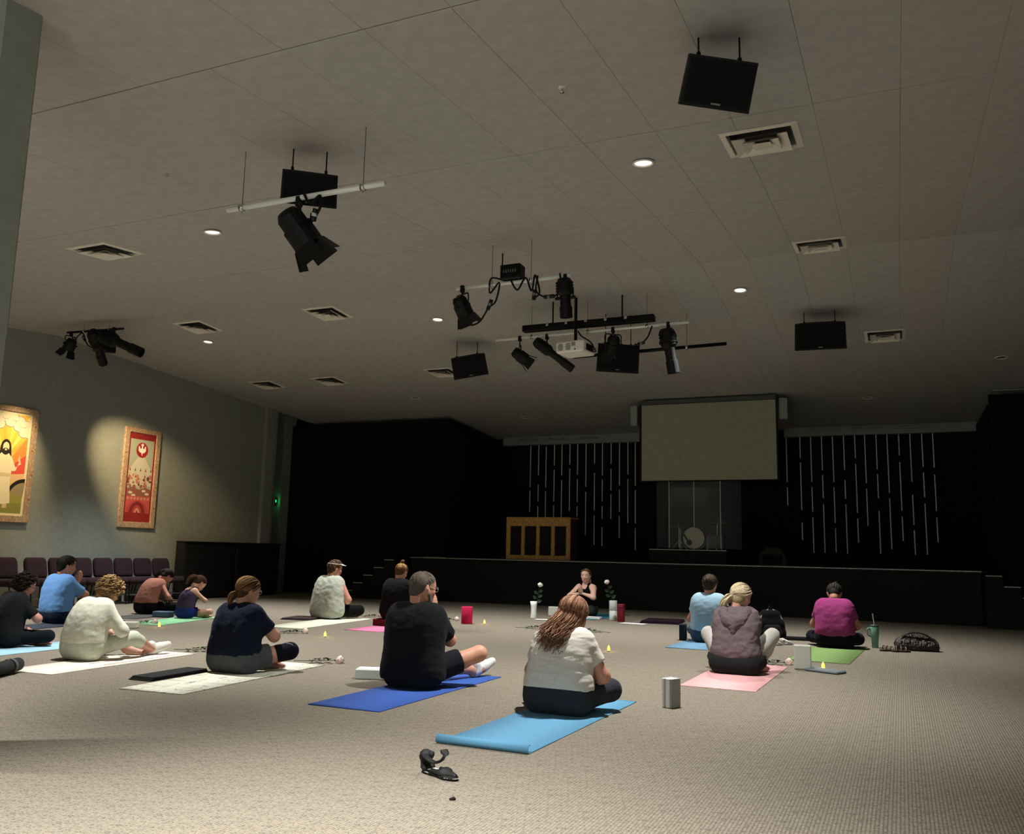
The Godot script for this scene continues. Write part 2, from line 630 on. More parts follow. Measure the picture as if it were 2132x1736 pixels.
# one person; all lengths for a sitting height of about 0.88 m, times s.s
func person(label: String, at: Vector3, turn: float, s: Dictionary) -> Node3D:
	var root := thing("person", label, "person", at, turn)
	var sc: float = s.get("s", 1.0)
	var h: float = s.get("cell", .016)
	var lean: float = s.get("lean", .3)
	var side: float = s.get("side", 0.0)
	var fb: float = s.get("fb", 1.0)
	var fm: float = s.get("fm", 1.0)
	var ft: float = s.get("ft", 1.0)
	var arm_fat: float = s.get("arm_fat", 1.0)
	var leg_fat: float = s.get("leg_fat", 1.0)
	# spine
	var spine := [V(0, 0, .0)]
	var phi := []
	for i in 34:
		var q := i * .02
		var f := clampf((q - .08) / .5, 0.0, 1.15)
		var a := lean * f * 1.25
		phi.append(a)
		spine.append(spine[i] + V(side * f * .02, cos(a), -sin(a)) * .02 * V(1, 1, 1))
	var sp := func(q: float) -> Vector3:
		var i := clampi(int(q / .02), 0, 33)
		var a: Vector3 = spine[i]
		return (a + (spine[i + 1] - a) * (q / .02 - i)) * sc
	var levels := [[.10, .115 * fb, .112], [.19, .10 * fb, .108 * (.5 + .5 * fb)], [.28, .088 * fm, .104 * (.55 + .45 * fm)], [.37, .092 * fm, .106 * (.55 + .45 * fm)], [.455, .105 * ft, .103], [.53, .118 * ft, .072]]
	var torso := func(first: int, grow: float) -> Array:
		var out := []
		for i in range(first, 6):
			var l: Array = levels[i]
			var c: Vector3 = sp.call(l[0])
			out.append([c - V(l[1] * sc, 0, 0), c + V(l[1] * sc, 0, 0), l[2] * sc + grow, l[2] * sc + grow])
			if i < 5:
				var c2: Vector3 = sp.call((l[0] + levels[i + 1][0]) * .5)
				var w2: float = (l[1] + levels[i + 1][1]) * .5 * sc
				var r2: float = (l[2] + levels[i + 1][2]) * .5 * sc + grow
				out.append([c2 - V(w2, 0, 0), c2 + V(w2, 0, 0), r2, r2])
		return out
	var neck0: Vector3 = sp.call(.55)
	var neck1: Vector3 = sp.call(.635)
	var hb := Basis.from_euler(V(-lean * .5 - s.get("hp", 0.0), s.get("hy", 0.0), s.get("hr", 0.0)))
	var head_c := neck1 + hb * V(0, .098, -.018) * sc
	var hx := Transform3D(hb.scaled(Vector3.ONE * sc * float(s.get("head", 1.0))), head_c)
	var skin_color: Color = s.get("skin", SKIN)
	var skin := mat("skin %s" % skin_color.to_html(false), skin_color, .55, 0.0, "fine", .2, .05, "skin_tone")
	skin.subsurf_scatter_enabled = true
	skin.subsurf_scatter_strength = .06
	# arms
	var bones: Array = torso.call(0, -.016)
	bones.append([neck0, neck1 + (head_c - neck1) * .35, .056 * sc * lerpf(1, ft, .5), .052 * sc * lerpf(1, ft, .4)])
	var sleeves := []
	var under_sleeve := []
	var hand_list := []
	var chest: Vector3 = sp.call(.42)
	for e in [-1, 1]:
		var S: Vector3 = sp.call(.525) + V(e * .158 * sc * ft, -.01, 0)
		var W: Vector3
		var pose := "curl"
		var arm: String = s.get("arms", "lap")
		if s.has("wr") and e == 1:
			W = s.wr * sc
		elif s.has("wl") and e == -1:
			W = s.wl * sc
		elif arm == "pray":
			W = chest + V(e * .022, float(s.get("pray_y", 0.0)), -.215 * lerpf(1, fm, .5)) * sc
			pose = "flat"
		else:
			W = V(e * .10, .19, -.27) * sc
		var E := limb(S, W, .27 * sc, .235 * sc, s.get("er" if e == 1 else "el", V(e * .9, -.55, .15)))
		var ra := .049 * sc * arm_fat
		var cut: float = s.get("sleeve", .6)
		bones.append([S, E, ra * (.9 if cut > 0.0 else 1.05), .040 * sc * arm_fat])
		bones.append([E, W, .040 * sc * arm_fat, .024 * sc])
		# shoulder and neck slope
		var slope := [neck0 + V(e * .035 * sc, .012, 0), S + V(-e * .02 * sc, .012, 0), .048 * sc, .052 * sc]
		bones.append([slope[0], slope[1], slope[2] - .012, slope[3] - .012])
		if cut > 0.0:
			sleeves.append([slope[0] + V(e * .02 * sc, 0, 0), slope[1], slope[2] + .004, slope[3] + .008])
			sleeves.append([S, S.lerp(E, minf(cut, 1.0)), .058 * sc * arm_fat, (.052 if cut >= 1.0 else .060) * sc * arm_fat, cut < 1.0])
			if cut > 1.0:
				sleeves.append([E, E.lerp(W, cut - 1.0), .050 * sc * arm_fat, .038 * sc * arm_fat, true])
		else:
			sleeves.append([slope[0] + V(e * .015 * sc, -.01, 0), slope[0].lerp(S, .62) + V(0, -.008, 0), slope[2] * .8, slope[3] * .8])
		var fwd := (W - E).normalized()
		if arm == "pray" and not (s.has("wr") and e == 1) and not (s.has("wl") and e == -1):
			# palms together, fingers up and a little forward
			var up := V(0, .93, -.36).normalized()
			var z := -up
			var y := V(e, 0, 0)
			var hx2 := Basis(y.cross(z).normalized(), y, z)
			hand_list.append([Transform3D((hx2 * (Basis() if e == 1 else Basis.from_scale(V(-1, 1, 1)))).scaled(Vector3.ONE * sc), W + V(-e * .004, 0, 0)), "flat"])
		else:
			var z := -fwd
			var x := Vector3.UP.cross(z).normalized()
			var hx2 := Basis(x, z.cross(x).normalized(), z)
			hand_list.append([Transform3D((hx2 * (Basis() if e == 1 else Basis.from_scale(V(-1, 1, 1)))).scaled(Vector3.ONE * sc), W), pose])
	# legs
	var trousers := []
	var reach: float = s.get("legs", 2.0)
	var skin_legs := reach < 1.9
	var feet := []
	for e in [-1, 1]:
		var H := V(e * .10 * lerpf(1, fb, .6), .115, -.02) * sc
		var A: Vector3 = s.get("ar" if e == 1 else "al", V(-e * .07, .052, -.33 if e == 1 else -.38)) * sc
		var K := limb(H, A, .40 * sc, .375 * sc, s.get("kr" if e == 1 else "kl", V(e, .16, -.35)))
		if s.has("kr_at") and e == 1:
			K = s.kr_at * sc
		elif s.has("kl_at") and e == -1:
			K = s.kl_at * sc
		var tr := .086 * sc * leg_fat
		bones.append([H, K, tr - (.012 if reach > .9 else .004), .056 * sc * leg_fat - (.008 if reach > 1.0 else 0.0)])
		bones.append([K, K.lerp(A, .35), .056 * sc * leg_fat - (.008 if reach > 1.0 else 0.0), .054 * sc * leg_fat - .004])
		bones.append([K.lerp(A, .35), A, .054 * sc * leg_fat - .004, .034 * sc])
		if reach <= 1.0:
			trousers.append([H, H.lerp(K, reach), tr + .016, tr * lerpf(1.0, .78, reach) + .020, true])
		else:
			trousers.append([H, K, tr + .008, .060 * sc * leg_fat + .004])
			trousers.append([K, K.lerp(A, (reach - 1.0) * .35 / .35 * .5), .060 * sc * leg_fat + .004, .056 * sc * leg_fat, false])
			trousers.append([K.lerp(A, (reach - 1.0) * .5), K.lerp(A, reach - 1.0), .056 * sc * leg_fat, .042 * sc, true])
		var toe: Vector3 = s.get("tr" if e == 1 else "tl", V(-e * .13, -.02, -.06)) * sc
		feet.append([A, A + toe])
		bones.append([A, A + toe * .35 + V(0, -.006, 0), .034 * sc, .036 * sc])
		bones.append([A + toe * .35 + V(0, -.006, 0), A + toe * 1.1 + V(0, -.006, 0), .036 * sc, .023 * sc])
		bones.append([A, A - toe * .3 + V(0, -.012, 0), .034 * sc, .03 * sc])
	var ground := [V(0, .002, 0), V(0, -1, 0)]
	var st := begin()
	put(st, blob(bones, h, 75.0, [ground]))
	put(st, head_solid, hx)
	for hd in hand_list:
		put(st, hands[hd[1]], hd[0])
	part(root, "body", done(st), skin)
	# clothes
	var tint: Color = s.get("pants", Color(.1, .1, .11))
	var pb: Array = torso.call(0, .006).slice(0, 3)
	pb.append_array(trousers)
	part(root, s.get("pants_name", "leggings"), solid_mesh(blob(pb, h * .9, 75.0, [ground], Vector4(14, 14, 14, .003), 3)), cloth("%s %s" % [s.get("pants_name", "leggings"), tint.to_html(false)], tint, .25))
	var top: Color = s.get("top", Color(.5, .5, .5))
	var sb: Array = torso.call(0 if s.get("hem", .13) < .1 else 1, .016 + float(s.get("loose", 0.0)))
	sb.append_array(sleeves)
	var hem: float = s.get("hem", .13) * sc
	var cuts := [[V(0, hem, 0), V(0, -1, s.get("hem_slope", 0.0)).normalized()]]
	if s.has("scoop"):
		# racer top: the shell ends below the collar bones and two straps run over the shoulders
		sb = torso.call(1, .016).slice(0, 6)
		for e in [-1, 1]:
			var top0: Vector3 = sp.call(.47)
			var f0 := top0 + V(e * .075, -.01, -.095) * sc
			var f1 := neck0 + V(e * .078, .032, -.03) * sc
			var f2 := neck0 + V(e * .07, .030, .02) * sc
			var f3: Vector3 = sp.call(.44) + V(e * .03, 0, .10) * sc
			sb.append([f0, f1, .030 * sc, .021 * sc])
			sb.append([f1, f2, .021 * sc, .021 * sc])
			sb.append([f2, f3, .021 * sc, .030 * sc])
	var fold: Vector4 = s.get("folds", Vector4(11, 22, 11, .0045))
	var shirt := part(root, s.get("top_name", "shirt"), solid_mesh(blob(sb, s.get("shirt_cell", h * .9), 75.0, cuts, fold, s.get("fold_seed", 1))), cloth("%s %s" % [s.get("top_name", "shirt"), top.to_html(false)], top, .2))
	root.set_meta("head", hx)
	root.set_meta("neck", neck0)
	root.set_meta("ankles", feet)
	root.set_meta("chest", chest)
	face(root, hx, s)
	hair(root, hx, s)
	root.set_meta("head_place", hx)
	root.remove_meta("head")
	return root


func face(root: Node3D, hx: Transform3D, s: Dictionary) -> void:
	hx = hx * Transform3D(Basis(), V(0, 0, -.008))
	var hair_color: Color = s.get("hair", Color(.2, .13, .08))
	var dark := mat("brow %s" % hair_color.to_html(false), hair_color.darkened(.25), .8)
	for e in [-1, 1]:
		var st := begin()
		tube(st, smooth_path([V(e * .014, .026, -.0975), V(e * .030, .032, -.0955), V(e * .046, .025, -.086)], 7), PackedFloat32Array([.002, .003, .0034, .0034, .003, .0024, .001]), 6)
		part(root, "eyebrow", done(st), dark, hx)
		st = begin()
		if s.get("closed", true):
			tube(st, smooth_path([V(e * .017, .004, -.0945), V(e * .030, -.001, -.0955), V(e * .043, .004, -.087)], 7), PackedFloat32Array([.0012, .0022, .0028, .0028, .0026, .002, .001]), 6)
			part(root, "eyelashes", done(st), mat("lash", Color(.09, .06, .05), .7), hx)
	var lip := begin()
	tube(lip, smooth_path([V(-.022, -.065, -.0905), V(-.008, -.0615, -.1), V(0, -.063, -.1005), V(.008, -.0615, -.1), V(.022, -.065, -.0905)], 9), PackedFloat32Array([.001, .003, .0042, .0046, .0042, .0046, .0042, .003, .001]), 6)
	part(root, "lips", done(lip), mat("lip", Color(.72, .40, .36), .5), hx)
	if s.get("glasses", false):
		var g := begin()
		for e in [-1, 1]:
			var ring := PackedVector3Array()
			for i in 17:
				var a := TAU * i / 16
				ring.append(V(e * .033 + cos(a) * .025, .004 + sin(a) * .019, -.106 + absf(cos(a)) * .004 * (1 if cos(a) * e > 0 else 0)))
			var rr := PackedFloat32Array()
			rr.resize(17)
			rr.fill(.0018)
			tube(g, ring, rr, 6)
			rod(g, V(e * .058, .008, -.103), V(e * .084, .014, .012), .0018, 6)
			rod(g, V(e * .084, .014, .012), V(e * .08, -.012, .024), .0018, 6)
		rod(g, V(-.009, .008, -.110), V(.009, .008, -.110), .0018, 6)
		part(root, "glasses", done(g), mat("spectacle frame", s.get("frame", Color(.75, .75, .74)), .3, .6), hx)
	if s.get("beard", false):
		var b := blob([[V(-.06, -.04, -.012), V(-.035, -.085, -.035), .022, .026], [V(.06, -.04, -.012), V(.035, -.085, -.035), .022, .026], [V(-.03, -.09, -.045), V(.03, -.09, -.045), .030, .030], [V(-.02, -.054, -.09), V(.02, -.054, -.09), .009, .009]], .006, 120.0)
		part(root, "beard", solid_mesh(b), mat("beard hair", hair_color, .9, 0.0, "fine", .05, .3), hx)


# ---------------------------------------------------------------- hair
func skull(dir: Vector3, grow: float) -> Vector3:
	var c := V(0, .040, .004)
	var d := dir.normalized()
	var r := 1.0 / sqrt(d.x * d.x / pow(.080 + grow, 2) + d.y * d.y / pow(.084 + grow, 2) + d.z * d.z / pow(.106 + grow, 2))
	return c + d * r


func lock(st: SurfaceTool, pts: PackedVector3Array, r: float, color: Color, taper := .35, flat := .55) -> void:
	var n := pts.size()
	var rr := PackedFloat32Array()
	for i in n:
		var f := float(i) / (n - 1)
		rr.append(r * lerpf(.55, 1.0, minf(f * 4.0, 1.0)) * lerpf(1.0, taper, smoothstep(.35, 1.0, f)))
	var c := color.srgb_to_linear()
	var k := 0.72 + .56 * rng.randf()
	tube(st, pts, rr, 5, flat, (pts[0] - V(0, .03, 0)).normalized(), Color(c.r * k, c.g * k, c.b * k))


func hair(root: Node3D, hx: Transform3D, s: Dictionary) -> void:
	var color: Color = s.get("hair", Color(.2, .13, .08))
	var light: Color = s.get("hair_light", color.lightened(.22))
	var style: String = s.get("style", "short")
	rng.seed = hash(s.get("style", "short")) + int(color.r * 1000)
	var m := mat("hair strands", Color.WHITE, .72)
	m.vertex_color_use_as_albedo = true
	m.metallic_specular = .3
	var lin := color.darkened(.2).srgb_to_linear()
	lin.a = 1.0
	var t: float = {"buzz": .002, "short": .008, "curly": .016, "long": .010, "pulled": .006}.get(style, .008)
	var cap := [[V(0, .044, .030), V(0, .048, -.020), .081 + t, .079 + t], [V(0, .02, .03), V(0, -.03, .04), .077 + t, .066 + t]]
	var q := V(0, .080 if style != "buzz" else .092, -.080)
	var cuts := [[q, V(0, -.70, -.71).normalized()]]
	if style == "long":
		cuts = [[q, V(0, -.45, -.89).normalized()]]
		cap.append([V(-.05, .0, .03), V(-.065, -.10, .04), .050, .04])
		cap.append([V(.05, .0, .03), V(.06, -.10, .04), .048, .038])
		cap.append([V(0, .0, .05), V(-.02, -.13, .075), .075, .05])
	var gather: Vector3 = s.get("gather", V(0, -.02, .10))
	if style == "pulled":
		var bun: Array = s.get("bun", [])
		for b in bun:
			cap.append(b)
	if style == "curly":
		cap.append([V(-.06, .0, .02), V(-.055, -.06, .02), .05, .04])
		cap.append([V(.06, .0, .02), V(.055, -.06, .02), .05, .04])
		cuts = [[q + V(0, -.02, 0), V(0, -.5, -.86).normalized()]]
	var st := begin()
	var solid := blob(cap, .0075, 110.0, cuts if style != "pulled" else [])
	if style == "pulled":
		# only the cap part is cut at the hairline
		var cap_only := blob(cap.slice(0, 2), .0075, 110.0, cuts)
		put(st, cap_only, hx, lin, .35)
		if cap.size() > 2:
			put(st, blob(cap.slice(2), .0065, 90.0), hx, lin, .35)
	else:
		put(st, solid, hx, lin, .35)
	var count: int = s.get("locks", 170)
	if style == "buzz":
		count = 520
	for i in count:
		# a root on the hairy part of the head
		var d := Vector3.ZERO
		for tries in 40:
			d = Vector3(rng.randf_range(-1, 1), rng.randf_range(-.75, 1), rng.randf_range(-1, 1))
			if d.length() > 1.0 or d.length() < .1:
				continue
			d = d.normalized()
			var p := skull(d, t)
			if (p - cuts[0][0]).dot(cuts[0][1]) < -.004:
				break
		var c := color.lerp(light, pow(rng.randf(), 1.6))
		var pts := PackedVector3Array()
		if style == "pulled":
			var gd := (gather - V(0, .04, .004)).normalized()
			for j in 8:
				var f := j / 7.0 * .97
				var dd := d.slerp(gd, f) if d.angle_to(gd) > .02 else gd
				pts.append(hx * skull(dd, t + .006 + .004 * sin(f * PI)))
			lock(st, pts, .0058 * hx.basis.get_scale().x, c, .6, .6)
		elif style == "long":
			var drop: Array = s.get("drop", [.20, .30])
			var side_pull: Vector3 = s.get("sweep", V(0, 0, 0))
			var ph := rng.randf() * TAU
			var l := rng.randf_range(drop[0], drop[1])
			var az := V(d.x, 0, d.z).normalized()
			if az.z < -.35:
				az = V(signf(az.x + .01) * .9, 0, -.2).normalized()
			var end_dir := (az + V(0, -.35, 0)).normalized()
			var last := Vector3.ZERO
			for j in 7:
				last = skull(d.slerp(end_dir, j / 6.0), t + .011 + .010 * rng.randf() * (j / 6.0))
				pts.append(hx * last)
			for j in 9:
				var f := (j + 1) / 9.0
				var wave := V(cos(ph + f * 9.0), .3 * sin(ph * 2.0), sin(ph + f * 9.0)) * .020 * f
				pts.append(hx * last + (hx.basis * (az * .035 * f * (1.0 - f * .3)) + V(0, -l * f, 0) + side_pull * pow(f, 1.3) + wave) * hx.basis.get_scale().x / hx.basis.get_scale().x)
			lock(st, pts, .0066, c, .35, .7)
		elif style == "curly":
			var ph := rng.randf() * TAU
			var p0 := skull(d, t - .004)
			var down := (V(0, -1, .15) - d * d.dot(V(0, -1, .15))).normalized()
			var bi := d.cross(down)
			for j in 11:
				var f := j / 10.0
				var a := ph + f * 8.0
				pts.append(hx * (p0 + down * .05 * f + d * (.010 + .012 * sin(a) + .012 * f) + bi * .013 * cos(a) + V(0, -.02 * f * f, 0)))
			lock(st, pts, .0062, c, .6, .8)
		else:
			var p0 := skull(d, t - .003)
			var crown := V(0.1, .8, .55).normalized()
			var down := (d - crown * 1.0)
			down = (down - d * d.dot(down)).normalized() if d.angle_to(crown) > .1 else V(0, -.2, -1)
			down = (down + Vector3(rng.randf_range(-.3, .3), rng.randf_range(-.2, .2), rng.randf_range(-.3, .3))).normalized()
			var l: float = .014 if style == "buzz" else float(s.get("lock_length", .05))
			for j in 5:
				var f := j / 4.0
				pts.append(hx * skull((p0 - V(0, .04, .004) + down * l * f).normalized(), t + .006 + .006 * f * (0.0 if style == "buzz" else 1.0)))
			lock(st, pts, .0024 if style == "buzz" else .0058, c, .3, .6)
	# a tail that hangs from the gather point
	if s.has("tail"):
		var tl: Array = s.tail
		for i in 46:
			var pts := PackedVector3Array()
			var o := Vector3(rng.randf_range(-1, 1), rng.randf_range(-1, 1), rng.randf_range(-1, 1)).normalized() * sqrt(rng.randf())
			var ctrl := []
			for j in tl.size():
				var w: float = s.get("tail_width", .022) * [.5, 1.0, 1.1, .9, .5, .4][mini(j, 5)]
				ctrl.append(tl[j] + o * w)
			for p in smooth_path(ctrl, 12):
				pts.append(hx * p)
			lock(st, pts, .008, color.lerp(light, rng.randf()), .3, .6)
	part(root, "hair", done(st), m)


# ---------------------------------------------------------------- setting
func _ready() -> void:
	rng.seed = 7
	noise.seed = 11
	noise.frequency = 1.0
	noise.fractal_octaves = 2
	# camera
	var cam := Camera3D.new()
	cam.name = "camera"
	cam.position = V(0, 1.12, 0)
	cam.rotation = Vector3(0.15407866, 0.41521871, 0.02218953)
	cam.keep_aspect = Camera3D.KEEP_HEIGHT
	cam.fov = rad_to_deg(2.0 * atan(868.0 / 1834.5))
	cam.near = 0.05
	cam.far = 100.0
	add_child(cam)
	# surroundings: a closed hall, nothing but its own lamps
	var we := WorldEnvironment.new()
	we.name = "surroundings"
	var env := Environment.new()
	env.background_mode = Environment.BG_COLOR
	env.background_color = Color(0.01, 0.01, 0.012)
	env.tonemap_mode = Environment.TONE_MAPPER_LINEAR
	env.tonemap_exposure = 1.0
	env.sdfgi_enabled = true
	env.ssao_enabled = true
	env.ssil_enabled = true
	we.environment = env
	add_child(we)
	make_textures()
	# recessed lamps: three columns of cans, each a glowing disc and the light it gives
	var can_energy := 42.0
	for row in [[3.1, .7], [-2.1, 1.6], [-7.25, 1.0], [-12.5, 1.0]]:
		for x in [-11.8, -6.9, -1.97]:
			downlight(x, row[0], can_energy * row[1])
	room()
	lobby_door()
	stage()
	left_wall_things()
	ceiling_things()
	make_head_and_hands()
	mats_and_floor_things()
	people()


func downlight(x: float, z: float, energy: float) -> void:
	var where := ""
	if z > -4.0:
		where = "recessed downlight %s, %s" % ["in the row behind the viewpoint" if z > 0.0 else "in the row above the near black shoe", "toward the left wall" if x < -10.0 else ("in the middle" if x < -5.0 else "toward the far side")]
	else:
		where = {"-11.8 -12.5": "small lit downlight in the ceiling near the left wall, beyond the ridge", "-6.9 -12.5": "small lit downlight beside the barn door lantern under the ceiling ridge", "-2.0 -12.5": "lit round downlight beyond the ridge, nearest the far ceiling speaker", "-11.8 -7.2": "lit round downlight near the left wall, on the near slope", "-6.9 -7.2": "lit round downlight between the square air vent and the near silver pipe", "-2.0 -7.2": "largest lit downlight, left of the big white air vent"}.get("%.1f %.1f" % [x, z], "lit round downlight recessed in the near ceiling slope")
	var o := thing("downlight", where, "downlight", V(x, ceiling_height(z) - .012, z), 0.0, "recessed ceiling downlights")
	o.rotation.x = ceiling_tilt(z)
	part(o, "trim_ring", lathe_mesh([Vector2(.076, .03), Vector2(.078, -.004), Vector2(.092, -.010), Vector2(.100, -.004), Vector2(.100, .004)], 28), mat("trim white", Color(.85, .84, .8), .5))
	var glow := mat("lamp glow", Color(1, .97, .9), .5)
	glow.emission_enabled = true
	glow.emission = Color(1.0, .97, .92)
	glow.emission_energy_multiplier = 2.6
	part(o, "lamp_disc", lathe_mesh([Vector2(.076, .006), Vector2(.04, .002), Vector2(0.0, .001)], 28), glow)
	var l := SpotLight3D.new()
	l.name = "lamp_light"
	l.position = V(0, -.03, 0)
	l.rotation.x = -PI / 2.0 - ceiling_tilt(z)
	l.light_color = Color(1.0, 1.0, .985)
	l.light_energy = energy
	l.light_size = .07
	l.spot_angle = 46.0 if z > -10.0 or x < -10.0 else 57.0
	l.spot_angle_attenuation = 1.0
	l.spot_range = 40.0
	l.spot_attenuation = 2.0
	l.shadow_enabled = true
	o.add_child(l)


func room() -> void:
	# floor
	var fl := begin()
	bx(fl, V(-3.75, -.1, -8.7), V(22.5, .2, 28.4), .001)
	var carpet := mat("carpet", Color(.57, .54, .495), .95, 0.0, "loops", .27, .5, "loops_tone")
	carpet.metallic_specular = .15
	carpet.rim_enabled = true
	carpet.rim = .1
	structure("floor", done(fl), carpet)
	# walls
	var paint := mat("wall paint", Color(.57, .585, .55), .85, 0.0, "", .9, .0, "blotch")
	var st := begin()
	bx(st, V(-14.6, 2.7, -6.3), V(.2, 5.8, 23.5), .002)
	bx(st, V(-14.46, 2.4, -17.7), V(.1, 5.0, .36), .01)
	structure("wall_left", done(st), paint)
	st = begin()
	bx(st, V(-15.2, 2.7, -18.02), V(1.3, 5.6, .1), .002)
	bx(st, V(-15.75, 2.4, -20.4), V(.2, 5.0, 4.8), .002)
	structure("wall_alcove", done(st), paint)
	st = begin()
	bx(st, V(7.6, 2.6, -8.7), V(.2, 5.6, 28.4), .002)
	structure("wall_right", done(st), paint)
	st = begin()
	bx(st, V(-3.5, 2.6, 5.4), V(22.4, 5.6, .2), .002)
	structure("wall_back", done(st), paint)
	st = begin()
	bx(st, V(-4.93, 2.3, -3.14), V(.80, 4.9, .26), .02)
	structure("wall_entry", done(st), paint)
	st = begin()
	bx(st, V(-15.35, 2.4, -19.2), V(.7, 5.0, .5), .01)
	structure("wall_corner", done(st), paint)
	st = begin()
	bx(st, V(-15.15, 4.75, -20.5), V(1.3, .2, 5.2), .002)
	structure("trim_5", done(st), paint)
	# ceiling: two slopes that meet in a ridge, clad with long panels
	var ceil_root := Node3D.new()
	ceil_root.name = "ceiling"
	ceil_root.set_meta("kind", "structure")
	add_child(ceil_root)
	var white := mat("ceiling panel", Color(.71, .70, .68), .9, 0.0, "", .8, .0, "blotch")
	var white2 := mat("ceiling panel warm", Color(.715, .695, .67), .9, 0.0, "", .8, .0, "blotch")
	var white3 := mat("ceiling panel cool", Color(.70, .70, .68), .9, 0.0, "", .8, .0, "blotch")
	for side in [0, 1]:
		var z0 := RIDGE_Z
		var z1 := 5.5 if side == 0 else -23.2
		var mid := (z0 + z1) * .5
		var t := ceiling_tilt(mid)
		st = begin()
		bx(st, Vector3.ZERO, V(24.3, .2, absf(z1 - z0) / cos(t) + .02), .001)
		part(ceil_root, "slab", done(st), mat("slab", Color(.35, .34, .33), .95), Transform3D(Basis(Vector3.RIGHT, t), V(-3.7, ceiling_height(mid) + .46, mid)))
	var panel := box(V(.609, .034, 2.4), .0025)
	var rest := begin()
	var r := RandomNumberGenerator.new()
	r.seed = 3
	for row in range(-5, 7):
		var zc := RIDGE_Z - 1.2 + row * -2.4 + 2.4 if row > 0 else RIDGE_Z + 1.2 - row * 2.4
		if row > 5:
			continue
		if row > 0:
			zc = RIDGE_Z - 1.2 - (row - 1) * 2.4
		var t := ceiling_tilt(zc)
		for col in 37:
			var x := -14.2 + col * .61
			var lift := .017 + r.randf() * .0015
			var xf := Transform3D(Basis(Vector3.RIGHT, t), V(x, ceiling_height(zc) + lift, zc))
			var tone_mat: Material = [white, white2, white3][r.randi() % 3]
			# a panel that a vent opens into is cut round the opening
			var pieces := [Rect2(x - .305, zc - 1.2 * cos(t), .61, 2.4 * cos(t))]
			for v in VENTS:
				var hole := Rect2(v[0] - .255, v[1] - .255, .51, .51)
				var next := []
				for p in pieces:
					if not p.intersects(hole):
						next.append(p)
						continue
					var c: Rect2 = p.intersection(hole)
					next.append(Rect2(p.position.x, p.position.y, p.size.x, c.position.y - p.position.y))
					next.append(Rect2(p.position.x, c.end.y, p.size.x, p.end.y - c.end.y))
					next.append(Rect2(p.position.x, c.position.y, c.position.x - p.position.x, c.size.y))
					next.append(Rect2(c.end.x, c.position.y, p.end.x - c.end.x, c.size.y))
				pieces = next
			if pieces.size() > 1:
				for p in pieces:
					if p.size.x > .01 and p.size.y > .01:
						var c: Vector2 = p.get_center()
						part(ceil_root, "panel", box(V(p.size.x - .001, .034, p.size.y / cos(t)), .0025), tone_mat, Transform3D(Basis(Vector3.RIGHT, t), V(c.x, ceiling_height(c.y) + lift, c.y)))
			elif x < 2.7 and row > -4:
				part(ceil_root, "panel", panel, tone_mat, xf)
			else:
				rest.append_from(panel, 0, xf)
	var o := part(ceil_root, "far_panels", rest.commit(), white)
	o.set_meta("kind", "stuff")


func lobby_door() -> void:
	# glazed double door in the back wall, behind the viewpoint, with the lit lobby beyond it
	var d := Node3D.new()
	d.name = "door_1"
	d.position = V(-1.2, 0, 5.28)
	d.set_meta("kind", "structure")
	add_child(d)
	var fr := mat("door frame", Color(.45, .45, .44), .5, .3)
	part(d, "head_rail", box(V(3.7, .12, .1), .01, V(0, 2.36, 0)), fr)
	part(d, "sill", box(V(3.7, .10, .1), .01, V(0, .05, 0)), fr)
	for x in [-1.79, -.06, .06, 1.79]:
		part(d, "stile", box(V(.11, 2.3, .1), .01, V(x, 1.2, 0)), fr)
	var lit := mat("lit lobby window", Color(.9, .92, .9), .4)
	lit.emission_enabled = true
	lit.emission = Color(.97, 1.0, .97)
	lit.emission_energy_multiplier = .8
	for e in [-1, 1]:
		part(d, "lit_window", box(V(1.62, 2.2, .012), .002, V(e * .925, 1.2, 0)), lit)
		part(d, "push_bar", rod_mesh(V(e * .25, 1.05, -.08), V(e * 1.6, 1.05, -.08), .018, 10), mat("chrome", Color(.8, .81, .82), .22, 1.0))
	var l := AreaLight3D.new()
	l.name = "lobby_light"
	l.position = V(0, 1.25, -.10)
	l.area_size = Vector2(3.4, 2.1)
	l.light_color = Color(.97, 1.0, .97)
	l.light_energy = 17.0
	l.area_range = 40.0
	l.area_attenuation = 2.0
	l.shadow_enabled = true
	d.add_child(l)


